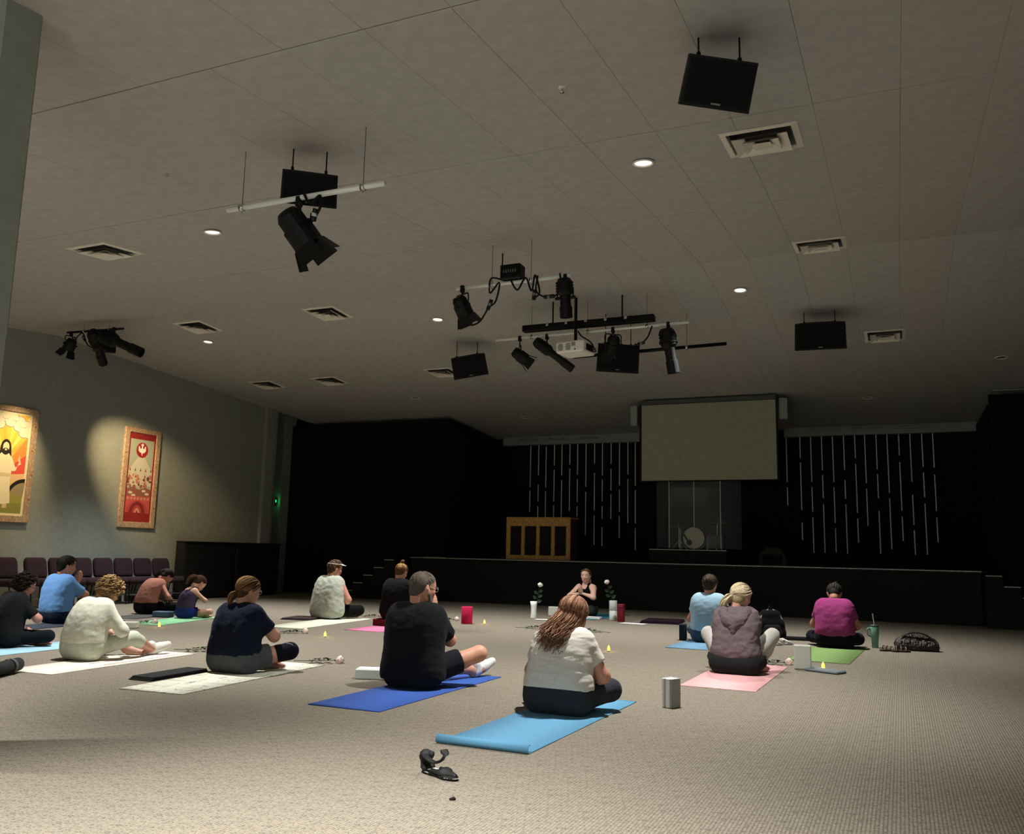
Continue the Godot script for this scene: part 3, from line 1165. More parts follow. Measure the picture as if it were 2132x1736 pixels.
func stage() -> void:
	var black := mat("stage black", Color(.07, .085, .09), .75, 0.0, "fine", .2, .1)
	var deep := mat("drape black", Color(.035, .037, .04), .95)
	# back wall of the stage and its side returns
	var st := begin()
	bx(st, V(-4.0, 2.5, -22.6), V(23.4, 5.2, .3), .002)
	structure("wall_front", done(st), deep)
	var ridge_beam := mat("beam grey", Color(.55, .58, .56), .8)
	st = begin()
	bx(st, V(-8.1, 4.215, -22.3), V(3.9, .25, .16), .01)
	structure("trim_1", done(st), ridge_beam)
	st = begin()
	bx(st, V(-.42, 4.2, -22.3), V(4.2, .22, .16), .01)
	structure("trim_2", done(st), ridge_beam)
	st = begin()
	bx(st, V(-5.30, 4.2, -18.95), V(.15, .44, .5), .01)
	structure("trim_3", done(st), ridge_beam)
	st = begin()
	bx(st, V(-2.12, 4.22, -18.95), V(.17, .44, .5), .01)
	structure("trim_4", done(st), ridge_beam)
	# drapes: pleated cloth on a rail at both sides of the stage
	for side in [0, 1]:
		var o := thing("stage_drape", ["wide black drape beside the stage steps, under a thin pale rail", "black drape at the far end of the stage beside the tube wall"][side], "curtain", V(0, 0, 0))
		var path := []
		if side == 0:
			path = [V(-15.0, 0, -19.3), V(-10.25, 0, -19.3), V(-10.25, 0, -22.3)]
		else:
			path = [V(1.68, 0, -22.3), V(1.68, 0, -19.3), V(7.4, 0, -19.3)]
		st = begin()
		st.set_smooth_group(0)
		for s in 2:
			var a: Vector3 = path[s]
			var b: Vector3 = path[s + 1]
			var n := int(a.distance_to(b) / .05)
			var dir := (b - a).normalized()
			var nor := V(-dir.z, 0, dir.x)
			for i in n:
				var q := []
				for k in 2:
					var f := float(i + k) / n
					q.append(a.lerp(b, f) + nor * .035 * sin(f * n * .05 * 26.0 + sin(f * 17.0)))
				for ends in [[0.005, 2.2], [2.2, minf(4.46, ceiling_height(a.z) - .1)]]:
					var top0: float = minf(ends[1], ceiling_height(q[0].z) - .08)
					var top1: float = minf(ends[1], ceiling_height(q[1].z) - .08)
					quad(st, V(q[0].x, ends[0], q[0].z), V(q[1].x, ends[0], q[1].z), V(q[1].x, top1, q[1].z), V(q[0].x, top0, q[0].z), V(0, 0, 1) if s == side else V(1, 0, 0))
		part(o, "cloth", done(st), deep)
		var rail := mat("rail grey", Color(.62, .63, .62), .45, .6)
		if side == 0:
			part(o, "rail", rod_mesh(V(-13.6, 4.49, -19.25), V(-10.2, 4.50, -19.25), .014), rail)
		else:
			part(o, "rail", rod_mesh(V(1.75, 4.48, -19.25), V(7.3, 4.48, -19.25), .014), rail)
	# platform
	var o := thing("stage_platform", "long black waist-high stage platform with a worn pale front edge", "stage", V(0, 0, 0))
	st = begin()
	bx(st, V(-4.705, .47, -18.89), V(12.05, .94, .6), .004)
	bx(st, V(-4.3, .47, -20.7), V(11.6, .94, 3.0), .004)
	part(o, "front_panel", done(st), black)
	st = begin()
	bx(st, V(-4.705, .965, -18.88), V(12.09, .05, .62), .008)
	bx(st, V(-4.3, .965, -20.7), V(11.62, .05, 3.04), .008)
	part(o, "deck", done(st), mat("deck black", Color(.05, .055, .058), .6, 0.0, "fine", .3, .1))
	st = begin()
	bx(st, V(-4.705, .985, -18.565), V(12.09, .022, .022), .004)
	part(o, "edge_strip", done(st), mat("edge strip", Color(.80, .80, .77), .4, .2, "", 1.0, .0, "rough_tone"))
	for side in [0, 1]:
		var s := thing("stage_steps", ["black steps with pale nosings up to the stage beside the wide drape", "black steps with pale nosings at the far end of the stage"][side], "steps")
		for i in 5:
			var top := .185 * (i + 1)
			var x := -12.15 + i * .28 if side == 0 else 2.61 - i * .28
			st = begin()
			bx(st, V(x, top * .5 - .005, -18.55), V(.28, top - .012, 1.0), .004)
			part(s, "tread", done(st), black)
			st = begin()
			bx(st, V(x, top - .006, -18.05), V(.26, .018, .02), .003)
			part(s, "nosing", done(st), mat("nosing grey", Color(.80, .80, .77), .5, .0))
	# upright piano seen from its back
	o = thing("piano", "golden wooden upright piano back with four dark panels on the stage edge", "piano", V(-7.72, .99, -19.15))
	var wood := mat("piano wood", Color(.88, .70, .42), .45, 0.0, "grain", .6, .1, "grain")
	st = begin()
	bx(st, V(0, .49, -.3), V(1.58, .94, .5), .01)
	part(o, "case", done(st), mat("piano case", Color(.42, .27, .13), .45, 0.0, "grain", .6, .1, "grain"))
	part(o, "top_board", box(V(1.62, .03, .6), .008, V(0, .975, -.28)), wood)
	part(o, "top_rail", box(V(1.60, .18, .06), .006, V(0, .87, -.02)), wood)
	part(o, "bottom_rail", box(V(1.60, .10, .06), .006, V(0, .06, -.02)), wood)
	for i in 5:
		part(o, "post", box(V([.105, .085, .085, .085, .105][i], .68, .06), .006, V(-.748 + i * .374, .445, -.021)), wood)
	for i in 4:
		part(o, "panel", box(V(.30, .69, .02), .004, V(-.561 + i * .374, .445, -.045)), mat("piano panel", Color(.07, .08, .06), .8, 0.0, "fine", .1, .1))
	# tube wall: columns of pale tubes
	var cols := [[-9.26, [4.08, 2.94, 2.84, 2.27]], [-9.02, [4.11, 3.26, 3.01, 2.55, 2.42, 2.02]], [-8.80, [4.05, 2.93, 2.82, 2.02]], [-8.56, [4.09, 3.52, 3.41, 2.55, 2.45, 1.6]], [-8.34, [4.1, 3.25, 3.12, 2.02]], [-8.11, [4.11, 3.54, 3.43, 2.29]], [-7.89, [4.11, 3.26, 3.14, 2.53, 2.42, 2.14, 2.11, 1.56]],
		[-7.65, [4.09, 2.93, 2.8, 1.65]], [-7.41, [4.13, 3.55, 3.3, 2.3, 2.18, 1.4]], [-7.19, [4.09, 3.23, 3.12, 2.54, 2.42, 2.09, 1.87, 1.37]], [-6.95, [4.1, 3.53, 3.4, 2.83, 2.73, 2.08]], [-6.72, [4.11, 2.96, 2.85, 2.27, 2.16, 1.59]], [-6.49, [4.1, 3.25, 3.13, 1.98]], [-6.29, [4.1, 2.95, 2.83, 1.97, 1.85, 1.29]],
		[-2.48, [4.14, 2.99, 2.87, 2.43]], [-2.16, [4.14, 3.57, 3.47, 2.32, 2.02, 1.6]], [-1.91, [4.15, 2.99, 2.87, 2.28, 2.15, 1.3]], [-1.66, [4.11, 3.27, 3.16, 2.6, 2.46, 1.31]], [-1.41, [4.13, 2.98, 2.86, 2.01, 1.89, 1.32]], [-1.16, [4.13, 3.27, 3.03, 2.58, 2.46, 1.29]], [-.91, [4.13, 3.54, 3.41, 2.25, 2.12, 1.56]],
		[-.69, [4.12, 2.95, 2.82, 1.95]], [-.44, [4.13, 3.27, 3.16, 2.59, 2.3, 1.31]], [-.20, [4.14, 2.71, 2.59, 1.42]], [.05, [4.14, 3.59, 3.43, 2.3, 2.17, 1.61]], [.29, [4.12, 2.97, 2.67, 1.98, 1.86, 1.3]], [.54, [4.15, 3.31, 3.18, 2.61, 2.47, 1.31]], [.77, [4.14, 3.29, 3.13, 2.3, 2.15, 1.59]]]
	var order := ["first", "second", "third", "fourth", "fifth", "sixth", "seventh", "eighth", "ninth", "tenth", "eleventh", "twelfth", "thirteenth", "fourteenth"]
	var pale := mat("tube white", Color(.96, .95, .90), .25)
	pale.metallic_specular = .7
	for i in cols.size():
		var group := i / 14
		var label: String = ("%s column of slim white tubes counted from the left drape, behind the piano" if group == 0 else "%s column of slim white tubes counted from the screen, on the far stage wall") % order[i % 14]
		var c := thing("tube_column", label, "wall tubes", V(cols[i][0], 0, -22.34), 0.0, "columns of white tubes on the black stage wall")
		var y: Array = cols[i][1]
		for k in y.size() / 2:
			part(c, "tube", rod_mesh(V(0, y[k * 2 + 1], 0), V(0, y[k * 2], 0), .0135, 8), pale)
		part(c, "backing_strip", box(V(.02, float(y[0]) - float(y[-1]) + .06, .05), .003, V(0, (float(y[0]) + float(y[-1])) * .5, -.04)), deep)
	for k in 6:
		var x: float = [-9.25, -8.45, -7.55, -1.62, -.62, .38][k]
		var len: float = [.62, .6, .6, .8, .8, .8][k]
		var lb := thing("light_bar", ["first slim bar over the tube columns, from the left drape", "second slim bar over the tube columns, above the piano", "third slim bar over the tube columns, nearest the screen's left edge", "first slim bar over the far tube columns, next to the screen", "middle slim bar over the far tube columns", "last slim bar over the far tube columns, next to the far drape"][k], "light bar", V(x, 4.2, -22.1), 0.0, "slim bars above the tube wall")
		part(lb, "bar", box(V(len, .03, .04), .006), mat("bar grey", Color(.5, .52, .52), .4, .3))
		for e in [-1, 1]:
			part(lb, "bracket", rod_mesh(V(e * len * .35, .012, 0), V(e * len * .35, .06, -.13), .006, 6), deep)
	# projection screen
	o = thing("projection_screen", "large pale grey projection screen hanging above the drum kit", "screen", V(-3.68, 0, -18.62))
	st = begin()
	bx(st, V(0, 3.57, 0), V(2.84, 1.66, .012), .003)
	part(o, "sheet", done(st), mat("screen sheet", Color(.62, .62, .54), .85, 0.0, "", .9, 0.0, "blotch"))
	part(o, "bottom_bar", rod_mesh(V(-1.43, 2.735, 0), V(1.43, 2.735, 0), .014, 10), mat("black metal", Color(.03, .032, .035), .5, .4))
	part(o, "case", box(V(2.86, .12, .10), .02, V(0, 4.46, -.08)), mat("screen case", Color(.32, .34, .32), .7))
	for e in [-1, 1]:
		part(o, "edge_band", box(V(.035, 1.70, .014), .003, V(e * 1.44, 3.57, 0)), mats["black metal"])
	drum_kit()
	var cab := thing("monitor_wedge", "dark rounded floor monitor on the stage by the far tube wall", "speaker", V(-2.45, .99, -19.2))
	st = begin()
	prism(st, [Vector2(-.28, 0), Vector2(.28, 0), Vector2(.26, .2), Vector2(.12, .38), Vector2(-.12, .38), Vector2(-.26, .2)], .36)
	part(cab, "cabinet", done(st), mat("dusty black", Color(.16, .16, .14), .8))
	part(cab, "grille", box(V(.4, .2, .02), .006, V(0, .14, .18)), mat("grille black", Color(.06, .06, .06), .9, 0.0, "fine", .02, .3))
	var cloth_sheet := thing("paper_sheet", "crumpled white sheet lying on the stage edge above the steps", "paper", V(-10.2, .992, -18.75))
	wavy_sheet(cloth_sheet, "sheet", V(.46, .0, .22), .014, mat("paper", Color(.86, .86, .84), .8))
	var sign_ := thing("exit_light", "tiny glowing green light on the corner of the left wall", "light", V(-15.1, 2.36, -18.92))
	part(sign_, "housing", box(V(.05, .16, .12), .01, V(-.0, 0, -.02)), mats["black metal"])
	var gm := mat("green glow", Color(.1, .9, .5), .4)
	gm.emission_enabled = true
	gm.emission = Color(.05, .85, .42)
	gm.emission_energy_multiplier = 1.6
	part(sign_, "green_lamp", box(V(.025, .07, .035), .008, V(.012, 0, .03)), gm)
	var gl := OmniLight3D.new()
	gl.name = "green_light"
	gl.position = V(.06, 0, .09)
	gl.light_color = Color(.1, .95, .5)
	gl.light_energy = .012
	gl.light_size = .03
	gl.omni_range = 30
	gl.omni_attenuation = 2.0
	gl.shadow_enabled = true
	sign_.add_child(gl)


func wavy_sheet(o: Node3D, called: String, size: Vector3, wave: float, m: Material) -> void:
	var st := begin()
	st.set_smooth_group(0)
	var n := 14
	var f := func(i: int, j: int, up: float) -> Vector3:
		var u := (float(i) / n - .5) * size.x
		var v := (float(j) / n - .5) * size.z
		return V(u, .002 + up + wave * absf(noise.get_noise_2d(u * 9.0 + 5.0, v * 9.0)), v)
	for i in n:
		for j in n:
			quad(st, f.call(i, j, .006), f.call(i + 1, j, .006), f.call(i + 1, j + 1, .006), f.call(i, j + 1, .006), V(0, 1, 0))
			quad(st, f.call(i, j, 0.0), f.call(i + 1, j, 0.0), f.call(i + 1, j + 1, 0.0), f.call(i, j + 1, 0.0), V(0, -1, 0))
	for i in n:
		for e in [0, n]:
			quad(st, f.call(i, e, 0.0), f.call(i + 1, e, 0.0), f.call(i + 1, e, .006), f.call(i, e, .006), V(0, 0, -1 if e == 0 else 1))
			quad(st, f.call(e, i, 0.0), f.call(e, i + 1, 0.0), f.call(e, i + 1, .006), f.call(e, i, .006), V(-1 if e == 0 else 1, 0, 0))
	part(o, called, done(st), m)


func drum_kit() -> void:
	var black := mat("stage black", Color(.05, .06, .065), .75)
	var chrome := mat("chrome", Color(.8, .81, .82), .22, 1.0)
	var riser := thing("drum_riser", "low black drum platform with a pale front edge", "platform", V(-4.25, .99, -19.95))
	part(riser, "base", box(V(1.68, .30, 1.5), .008, V(0, .15, 0)), black)
	part(riser, "edge_strip", box(V(1.68, .016, .02), .003, V(0, .297, .752)), mat("nosing grey", Color(.80, .80, .77), .5, .0))
	var kit := thing("bass_drum", "bass drum with a cream head and dark port hole", "drum", V(-4.22, 1.296, -19.75))
	var xf := Transform3D(Basis(Vector3.RIGHT, PI / 2), V(0, .26, 0))
	part(kit, "shell", lathe_mesh([Vector2(.24, -.36), Vector2(.24, 0.0)], 32, xf), mat("shell black", Color(.06, .06, .07), .35))
	part(kit, "hoop", lathe_mesh([Vector2(.238, -.01), Vector2(.26, -.01), Vector2(.26, .03), Vector2(.238, .03)], 32, xf), mat("hoop black", Color(.04, .04, .045), .3))
	part(kit, "drum_head", lathe_mesh([Vector2(.239, .004), Vector2(.15, .010), Vector2(0, .011)], 32, xf), mat("drum skin", Color(.80, .78, .68), .55, 0.0, "", .5, 0.0, "blotch"))
	part(kit, "port_hole", lathe_mesh([Vector2(.062, .0095), Vector2(.058, .0135), Vector2(0, .0135)], 20, xf * Transform3D(Basis(), V(-.10, 0, .10))), mat("port black", Color(.02, .02, .02), .9))
	var st := begin()
	cable(st, [V(-.22, .34, .01), V(-.16, .24, .018), V(-.10, .16, .018)], .02, 8)
	part(kit, "port_strap", done(st), mats["port black"])
	for i in 6:
		var a := TAU * (i + .5) / 6
		part(kit, "lug", box(V(.02, .05, .05), .005, V(cos(a) * .255, .26 + sin(a) * .255, -.03)), chrome)
	for e in [-1, 1]:
		part(kit, "spur", rod_mesh(V(e * .2, .14, -.1), V(e * .3, .01, .06), .01, 8), chrome)
	# stands
	var spots := [[V(-4.55, 1.29, -19.75), .52, "hi-hat", "hi-hat stand with two thin cymbals left of the bass drum"], [V(-3.72, 1.29, -19.85), .62, "cymbal", "cymbal stand behind the clear panel right of the bass drum"], [V(-4.62, 1.29, -20.2), .5, "mic", "short microphone stand at the back of the drum platform"]]
	for s in spots:
		var o := thing("cymbal_stand" if s[2] != "mic" else "microphone_stand", s[3], "stand", s[0])
		part(o, "pole", rod_mesh(V(0, .05, 0), V(0, s[1], 0), .008, 8), chrome)
		for k in 3:
			var a := TAU * k / 3 + .3
			part(o, "leg", rod_mesh(V(0, .22, 0), V(cos(a) * .2, .006, sin(a) * .2), .006, 8), chrome)
		if s[2] == "mic":
			part(o, "boom", rod_mesh(V(0, s[1], 0), V(.25, s[1] + .06, .05), .006, 8), chrome)
			part(o, "microphone", rod_mesh(V(.25, s[1] + .06, .05), V(.33, s[1] + .05, .06), .018, 10, .022), mats["black metal"])
		else:
			var tilt := Transform3D(Basis(Vector3.RIGHT, .15), V(0, s[1], 0))
			part(o, "cymbal", lathe_mesh([Vector2(.0, .03), Vector2(.03, .022), Vector2(.04, .008), Vector2(.17, -.012)], 28, tilt), mat("brass", Color(.75, .62, .3), .3, 1.0))
			if s[2] == "hi-hat":
				part(o, "cymbal", lathe_mesh([Vector2(.17, -.012), Vector2(.04, -.03), Vector2(0, -.04)], 28, tilt * Transform3D(Basis(), V(0, -.012, 0))), mats["brass"])
	var tom := thing("floor_tom", "small dark floor tom at the right of the drum kit", "drum", V(-3.72, 1.29, -19.6))
	part(tom, "shell", lathe_mesh([Vector2(0, .10), Vector2(.17, .10), Vector2(.17, .38), Vector2(.165, .385), Vector2(0, .385)], 24, Transform3D(Basis(), V(0, -.05, 0))), mat("tom grey", Color(.25, .26, .27), .4))
	for k in 3:
		var a := TAU * k / 3 + .5
		part(tom, "leg", rod_mesh(V(cos(a) * .175, .28, sin(a) * .175), V(cos(a) * .18, .004, sin(a) * .18), .007, 8), chrome)
	# clear screens round the kit
	var sh := thing("drum_shield", "tall clear acrylic drum shield with pale edges in front of the drums", "drum shield", V(-4.13, 1.315, -19.4))
	var glass := mat("acrylic", Color(.9, .95, .97, .05), .04)
	glass.transparency = BaseMaterial3D.TRANSPARENCY_ALPHA
	var edge := mat("acrylic edge", Color(.72, .76, .76), .3)
	var c := [V(-.95, 0, -.42), V(-.56, 0, 0), V(0, 0, .03), V(.57, 0, 0), V(.95, 0, -.42)]
	for i in 4:
		var a: Vector3 = c[i]
		var b: Vector3 = c[i + 1]
		var d := (b - a)
		var bs := Basis(Vector3.UP, atan2(-d.z, d.x))
		st = begin()
		bx(st, (a + b) * .5 + V(0, .76, 0), V(d.length() - .012, 1.5, .008), .001, bs)
		part(sh, "pane", done(st), glass)
	for i in 3:
		part(sh, "edge_post", box(V(.02, 1.5, .014), .003, c[i + 1] + V(0, .76, 0)), edge)


func left_wall_things() -> void:
	# two banners in wooden frames
	for k in 2:
		var z: float = [-10.72, -13.68][k]
		var o := thing("banner", ["tall framed cloth banner of a robed figure before yellow sun rays", "tall framed red banner with a white bird in a red disc"][k], "banner", V(-14.5, 1.48, z), PI / 2)
		var wd := mat("banner frame wood", Color(.80, .70, .60), .55, 0.0, "", .5, .0, "grain")
		var W := .95
		var H := 2.06
		for e in [-1, 1]:
			part(o, "frame_board", box(V(.12, H, .05), .008, V(e * (W * .5 - .06), H * .5, .025)), wd)
		part(o, "frame_board", box(V(W - .24, .12, .05), .008, V(0, .06, .025)), wd)
		part(o, "frame_board", box(V(W - .24, .10, .05), .008, V(0, H - .05, .025)), wd)
		for i in 8:
			var e := -1 if i % 2 == 0 else 1
			part(o, "wood_knot", lathe_mesh([Vector2(.013, 0), Vector2(.011, .002), Vector2(0, .003)], 10, Transform3D(Basis(Vector3.RIGHT, PI / 2), V(e * (W * .5 - .03 - .04 * fmod(i * .37, 1.0)), .2 + i * .22, .05))), mat("knot brown", Color(.42, .22, .12), .7))
		var st := begin()
		var w := W * .5 - .115
		st.set_smooth_group(-1)
		var uv := [Vector2(0, 1), Vector2(1, 1), Vector2(1, 0), Vector2(0, 1), Vector2(1, 0), Vector2(0, 0)]
		var p := [V(-w, .11, .03), V(w, .11, .03), V(w, H - .09, .03)]
		p = [p[0], p[1], p[2], p[0], p[2], V(-w, H - .09, .03)]
		for tri_i in 2:
			for j in [0, 2, 1]:
				st.set_uv(uv[tri_i * 3 + j])
				st.add_vertex(p[tri_i * 3 + j])
		var m := StandardMaterial3D.new()
		m.resource_name = "banner cloth %d" % k
		m.albedo_texture = banner_print(k)
		m.roughness = .9
		part(o, "banner_cloth", done(st), m)
	# row of stacking chairs along the wall
	var chair := make_chair()
	var zs := [-10.62, -11.2, -11.69, -12.18, -12.67, -13.16, -13.65, -14.14]
	var labels := ["dark plum padded chair at the near end of the row, set apart by a gap", "second dark plum chair of the row, behind the dark-haired sitter", "third dark plum chair of the row, behind the man in the blue tee", "fourth dark plum chair of the row along the left wall", "fifth dark plum chair of the row, right of the curly-haired sitter", "sixth dark plum chair of the row, left of the bowed sitter in terracotta", "seventh dark plum chair of the row, behind the bowed sitter in terracotta", "last dark plum chair of the row, next to the black cabinets"]
	for i in 8:
		var p := V(-13.9, 0, zs[i])
		if i == 0:
			chair.position = p
			chair.rotation.y = PI / 2
			chair.set_meta("label", labels[0])
		else:
			copy_of(chair, labels[i], p, PI / 2, "row of plum chairs along the left wall")
	var blk := mat("cabinet black", Color(.045, .05, .052), .7, 0.0, "fine", .3, .1)
	for k in 2:
		var z: float = [-15.52, -17.14][k]
		var c := thing("cabinet", ["tall black cabinet next to the row of chairs", "tall black cabinet next to the corner post of the left wall"][k], "cabinet", V(-14.22, 0, z), PI / 2)
		part(c, "carcass", box(V(1.58, 1.19, .24), .008, V(0, .615, -.02)), blk)
		part(c, "top_board", box(V(1.60, .03, .28), .008, V(0, 1.225, 0)), blk)
		part(c, "plinth", box(V(1.5, .03, .2), .004, V(0, .015, -.02)), blk)
		for e in [-1, 1]:
			var d := part(c, "door", box(V(.765, 1.14, .02), .005, V(e * .387, .62, .11)), blk)
			part(d, "handle", rod_mesh(V(e * .05, .55, .13), V(e * .05, .69, .13), .006, 8), mats["black metal"])


func make_chair() -> Node3D:
	var o := thing("padded_chair", "dark plum padded chair", "chair", Vector3.ZERO, 0.0, "row of plum chairs along the left wall")
	var plum := cloth("plum cloth", Color(.20, .145, .165), .3)
	var frame := mat("chair frame", Color(.06, .055, .06), .4, .5)
	# faces +z
	var seat := blob([[V(-.17, .44, -.14), V(.17, .44, -.14), .055, .055], [V(-.175, .445, .15), V(.175, .445, .15), .06, .06], [V(-.17, .44, -.14), V(-.175, .445, .15), .055, .06], [V(.17, .44, -.14), V(.175, .445, .15), .055, .06], [V(0, .44, -.14), V(0, .445, .15), .055, .06], [V(-.09, .44, -.14), V(-.09, .445, .15), .055, .06], [V(.09, .44, -.14), V(.09, .445, .15), .055, .06]], .02, 60.0)
	part(o, "seat", solid_mesh(seat), plum)
	var bk := []
	for j in 8:
		var w := .172 if j < 7 else .155
		bk.append([V(-w, .545 + j * .041, -.222 - j * .0093), V(w, .545 + j * .041, -.222 - j * .0093), .040, .040])
	part(o, "backrest", solid_mesh(blob(bk, .02, 60.0)), plum)
	var st := begin()
	for e in [-1, 1]:
		part(o, "leg", rod_mesh(V(e * .20, .40, .16), V(e * .215, .004, .2), .011, 8), frame)
		part(o, "leg", rod_mesh(V(e * .20, .40, -.16), V(e * .215, .004, -.25), .011, 8), frame)
		part(o, "upright", rod_mesh(V(e * .20, .40, -.18), V(e * .17, .80, -.29), .011, 8), frame)
		rod(st, V(e * .2, .395, .16), V(e * .2, .395, -.18), .011, 8)
	part(o, "seat_frame", done(st), frame)
	st = begin()
	rod(st, V(-.2, .17, .12), V(.2, .17, .12), .008, 8)
	rod(st, V(-.2, .17, -.12), V(.2, .17, -.12), .008, 8)
	for i in 5:
		rod(st, V(-.16 + i * .08, .17, .12), V(-.16 + i * .08, .17, -.12), .005, 6)
	part(o, "book_rack", done(st), mat("chrome", Color(.8, .81, .82), .22, 1.0))
	return o


func fill_poly(im: Image, pts: Array, color: Color) -> void:
	var y0 := 1e9
	var y1 := -1e9
	for p in pts:
		y0 = minf(y0, p.y)
		y1 = maxf(y1, p.y)
	for y in range(maxi(0, int(y0)), mini(im.get_height(), int(y1) + 1)):
		var xs := []
		for i in pts.size():
			var a: Vector2 = pts[i]
			var b: Vector2 = pts[(i + 1) % pts.size()]
			if (a.y <= y + .5) != (b.y <= y + .5):
				xs.append(a.x + (y + .5 - a.y) / (b.y - a.y) * (b.x - a.x))
		xs.sort()
		for i in xs.size() / 2:
			im.fill_rect(Rect2i(int(xs[i * 2]), y, maxi(1, int(xs[i * 2 + 1]) - int(xs[i * 2])), 1), color)


func oval(c: Vector2, rx: float, ry: float, from := 0.0, to := TAU) -> Array:
	var out := []
	for i in 29:
		var a := lerpf(from, to, i / 28.0)
		out.append(c + Vector2(cos(a) * rx, sin(a) * ry))
	return out


func banner_print(k: int) -> ImageTexture:
	var im := Image.create(220, 560, false, Image.FORMAT_RGB8)
	var P := func(list: Array) -> Array:
		var o := []
		for i in list.size() / 2:
			o.append(Vector2(list[i * 2], list[i * 2 + 1]))
		return o
	if k == 0:
		im.fill(Color(.93, .88, .74))
		im.fill_rect(Rect2i(16, 14, 188, 532), Color(.96, .74, .28))
		# rays
		for i in 9:
			var a := -1.9 + i * .34
			var a2 := a + .17
			var c := Vector2(80, 250)
			fill_poly(im, [c, c + Vector2(sin(a), -cos(a)) * 330, c + Vector2(sin(a2), -cos(a2)) * 330], [Color(.97, .80, .36), Color(.98, .86, .45), Color(.95, .68, .27)][i % 3])
		fill_poly(im, P.call([110, 260, 204, 130, 204, 230, 120, 300]), Color(.93, .56, .26))
		fill_poly(im, P.call([110, 300, 204, 230, 204, 350, 110, 370]), Color(.88, .33, .26))
		fill_poly(im, P.call([16, 240, 60, 260, 40, 340, 16, 340]), Color(.90, .45, .25))
		im.fill_rect(Rect2i(0, 0, 16, 560), Color(.93, .88, .74))
		im.fill_rect(Rect2i(204, 0, 16, 560), Color(.93, .88, .74))
		im.fill_rect(Rect2i(0, 0, 220, 14), Color(.93, .88, .74))
		# clouds
		for c in [[20, 40], [60, 34], [105, 32], [150, 50], [190, 70], [200, 110], [30, 76], [90, 60], [140, 80], [175, 110]]:
			fill_poly(im, oval(Vector2(c[0], c[1]), 33, 29), Color(.58, .57, .50))
		for c in [[20, 40], [60, 34], [105, 32], [150, 50], [190, 70], [200, 110], [30, 76], [90, 60], [140, 80], [175, 110]]:
			fill_poly(im, oval(Vector2(c[0], c[1] - 1), 29, 25), Color(.88, .84, .74))
		for c in [[60, 30], [120, 34], [170, 66]]:
			fill_poly(im, oval(Vector2(c[0], c[1]), 24, 18, .2, PI * .9) + oval(Vector2(c[0], c[1] - 3), 24, 18, PI * .9, .2), Color(.62, .61, .54))
		im.fill_rect(Rect2i(204, 0, 16, 560), Color(.93, .88, .74))
		im.fill_rect(Rect2i(0, 0, 16, 560), Color(.93, .88, .74))
		im.fill_rect(Rect2i(0, 0, 220, 14), Color(.93, .88, .74))
		# hills
		fill_poly(im, P.call([16, 350, 204, 330, 204, 380, 16, 400]), Color(.93, .76, .55))
		fill_poly(im, oval(Vector2(214, 470), 110, 112, PI, PI * 1.5) + [Vector2(204, 470)], Color(.08, .07, .06))
		fill_poly(im, oval(Vector2(216, 478), 98, 100, PI, PI * 1.5) + [Vector2(204, 478)], Color(.62, .56, .42))
		fill_poly(im, P.call([16, 470, 130, 440, 204, 450, 204, 546, 16, 546]), Color(.62, .60, .28))
		fill_poly(im, P.call([16, 500, 204, 490, 204, 546, 16, 546]), Color(.56, .56, .26))
		# robed figure
		fill_poly(im, P.call([40, 470, 70, 470, 66, 520, 30, 524]), Color(.88, .76, .56))
		fill_poly(im, P.call([95, 470, 116, 470, 118, 518, 90, 520]), Color(.88, .76, .56))
		fill_poly(im, P.call([50, 222, 108, 222, 130, 270, 122, 370, 134, 492, 90, 500, 40, 492, 20, 494, 34, 360, 24, 300]), Color(.95, .90, .76))
		fill_poly(im, P.call([104, 240, 122, 250, 146, 300, 178, 280, 166, 268, 150, 318, 130, 322, 112, 300]), Color(.95, .90, .76))
		fill_poly(im, P.call([156, 262, 166, 230, 172, 262, 182, 286, 170, 276]), Color(.90, .78, .60))
		fill_poly(im, P.call([160, 270, 180, 284, 168, 276]), Color(.1, .08, .07))
		im.fill_rect(Rect2i(48, 334, 74, 20), Color(.86, .79, .62))
		fill_poly(im, oval(Vector2(79, 196), 30, 42), Color(.12, .08, .06))
		fill_poly(im, P.call([48, 190, 110, 190, 116, 246, 100, 228, 56, 228, 44, 240]), Color(.12, .08, .06))
		fill_poly(im, oval(Vector2(80, 196), 19, 27), Color(.94, .85, .66))
		fill_poly(im, oval(Vector2(80, 214), 17, 13), Color(.12, .08, .06))
		fill_poly(im, oval(Vector2(80, 210), 7, 5), Color(.94, .85, .66))
	else:
		im.fill(Color(.56, .12, .12))
		im.fill_rect(Rect2i(14, 42, 192, 472), Color(.66, .68, .60))
		fill_poly(im, P.call([110, 120, 206, 240, 206, 330, 14, 330, 14, 240]), Color(.80, .78, .70))
		fill_poly(im, oval(Vector2(112, 108), 48, 48), Color(.62, .10, .11))
		# bird with raised wings
		fill_poly(im, P.call([105, 72, 118, 72, 116, 96, 126, 100, 132, 84, 140, 80, 142, 112, 126, 126, 118, 124, 112, 146, 104, 124, 96, 124, 82, 112, 80, 82, 90, 86, 96, 100, 106, 96]), Color(.92, .92, .88))
		fill_poly(im, P.call([96, 78, 111, 64, 126, 74, 116, 80]), Color(.92, .92, .88))
		# crowd: heads, raised arms, a row of small flames above them
		for i in 5:
			fill_poly(im, P.call([22 + i * 42, 238, 28 + i * 42, 220, 33 + i * 42, 238, 28 + i * 42, 244]), Color(.48, .26, .16))
		var r := RandomNumberGenerator.new()
		r.seed = 12
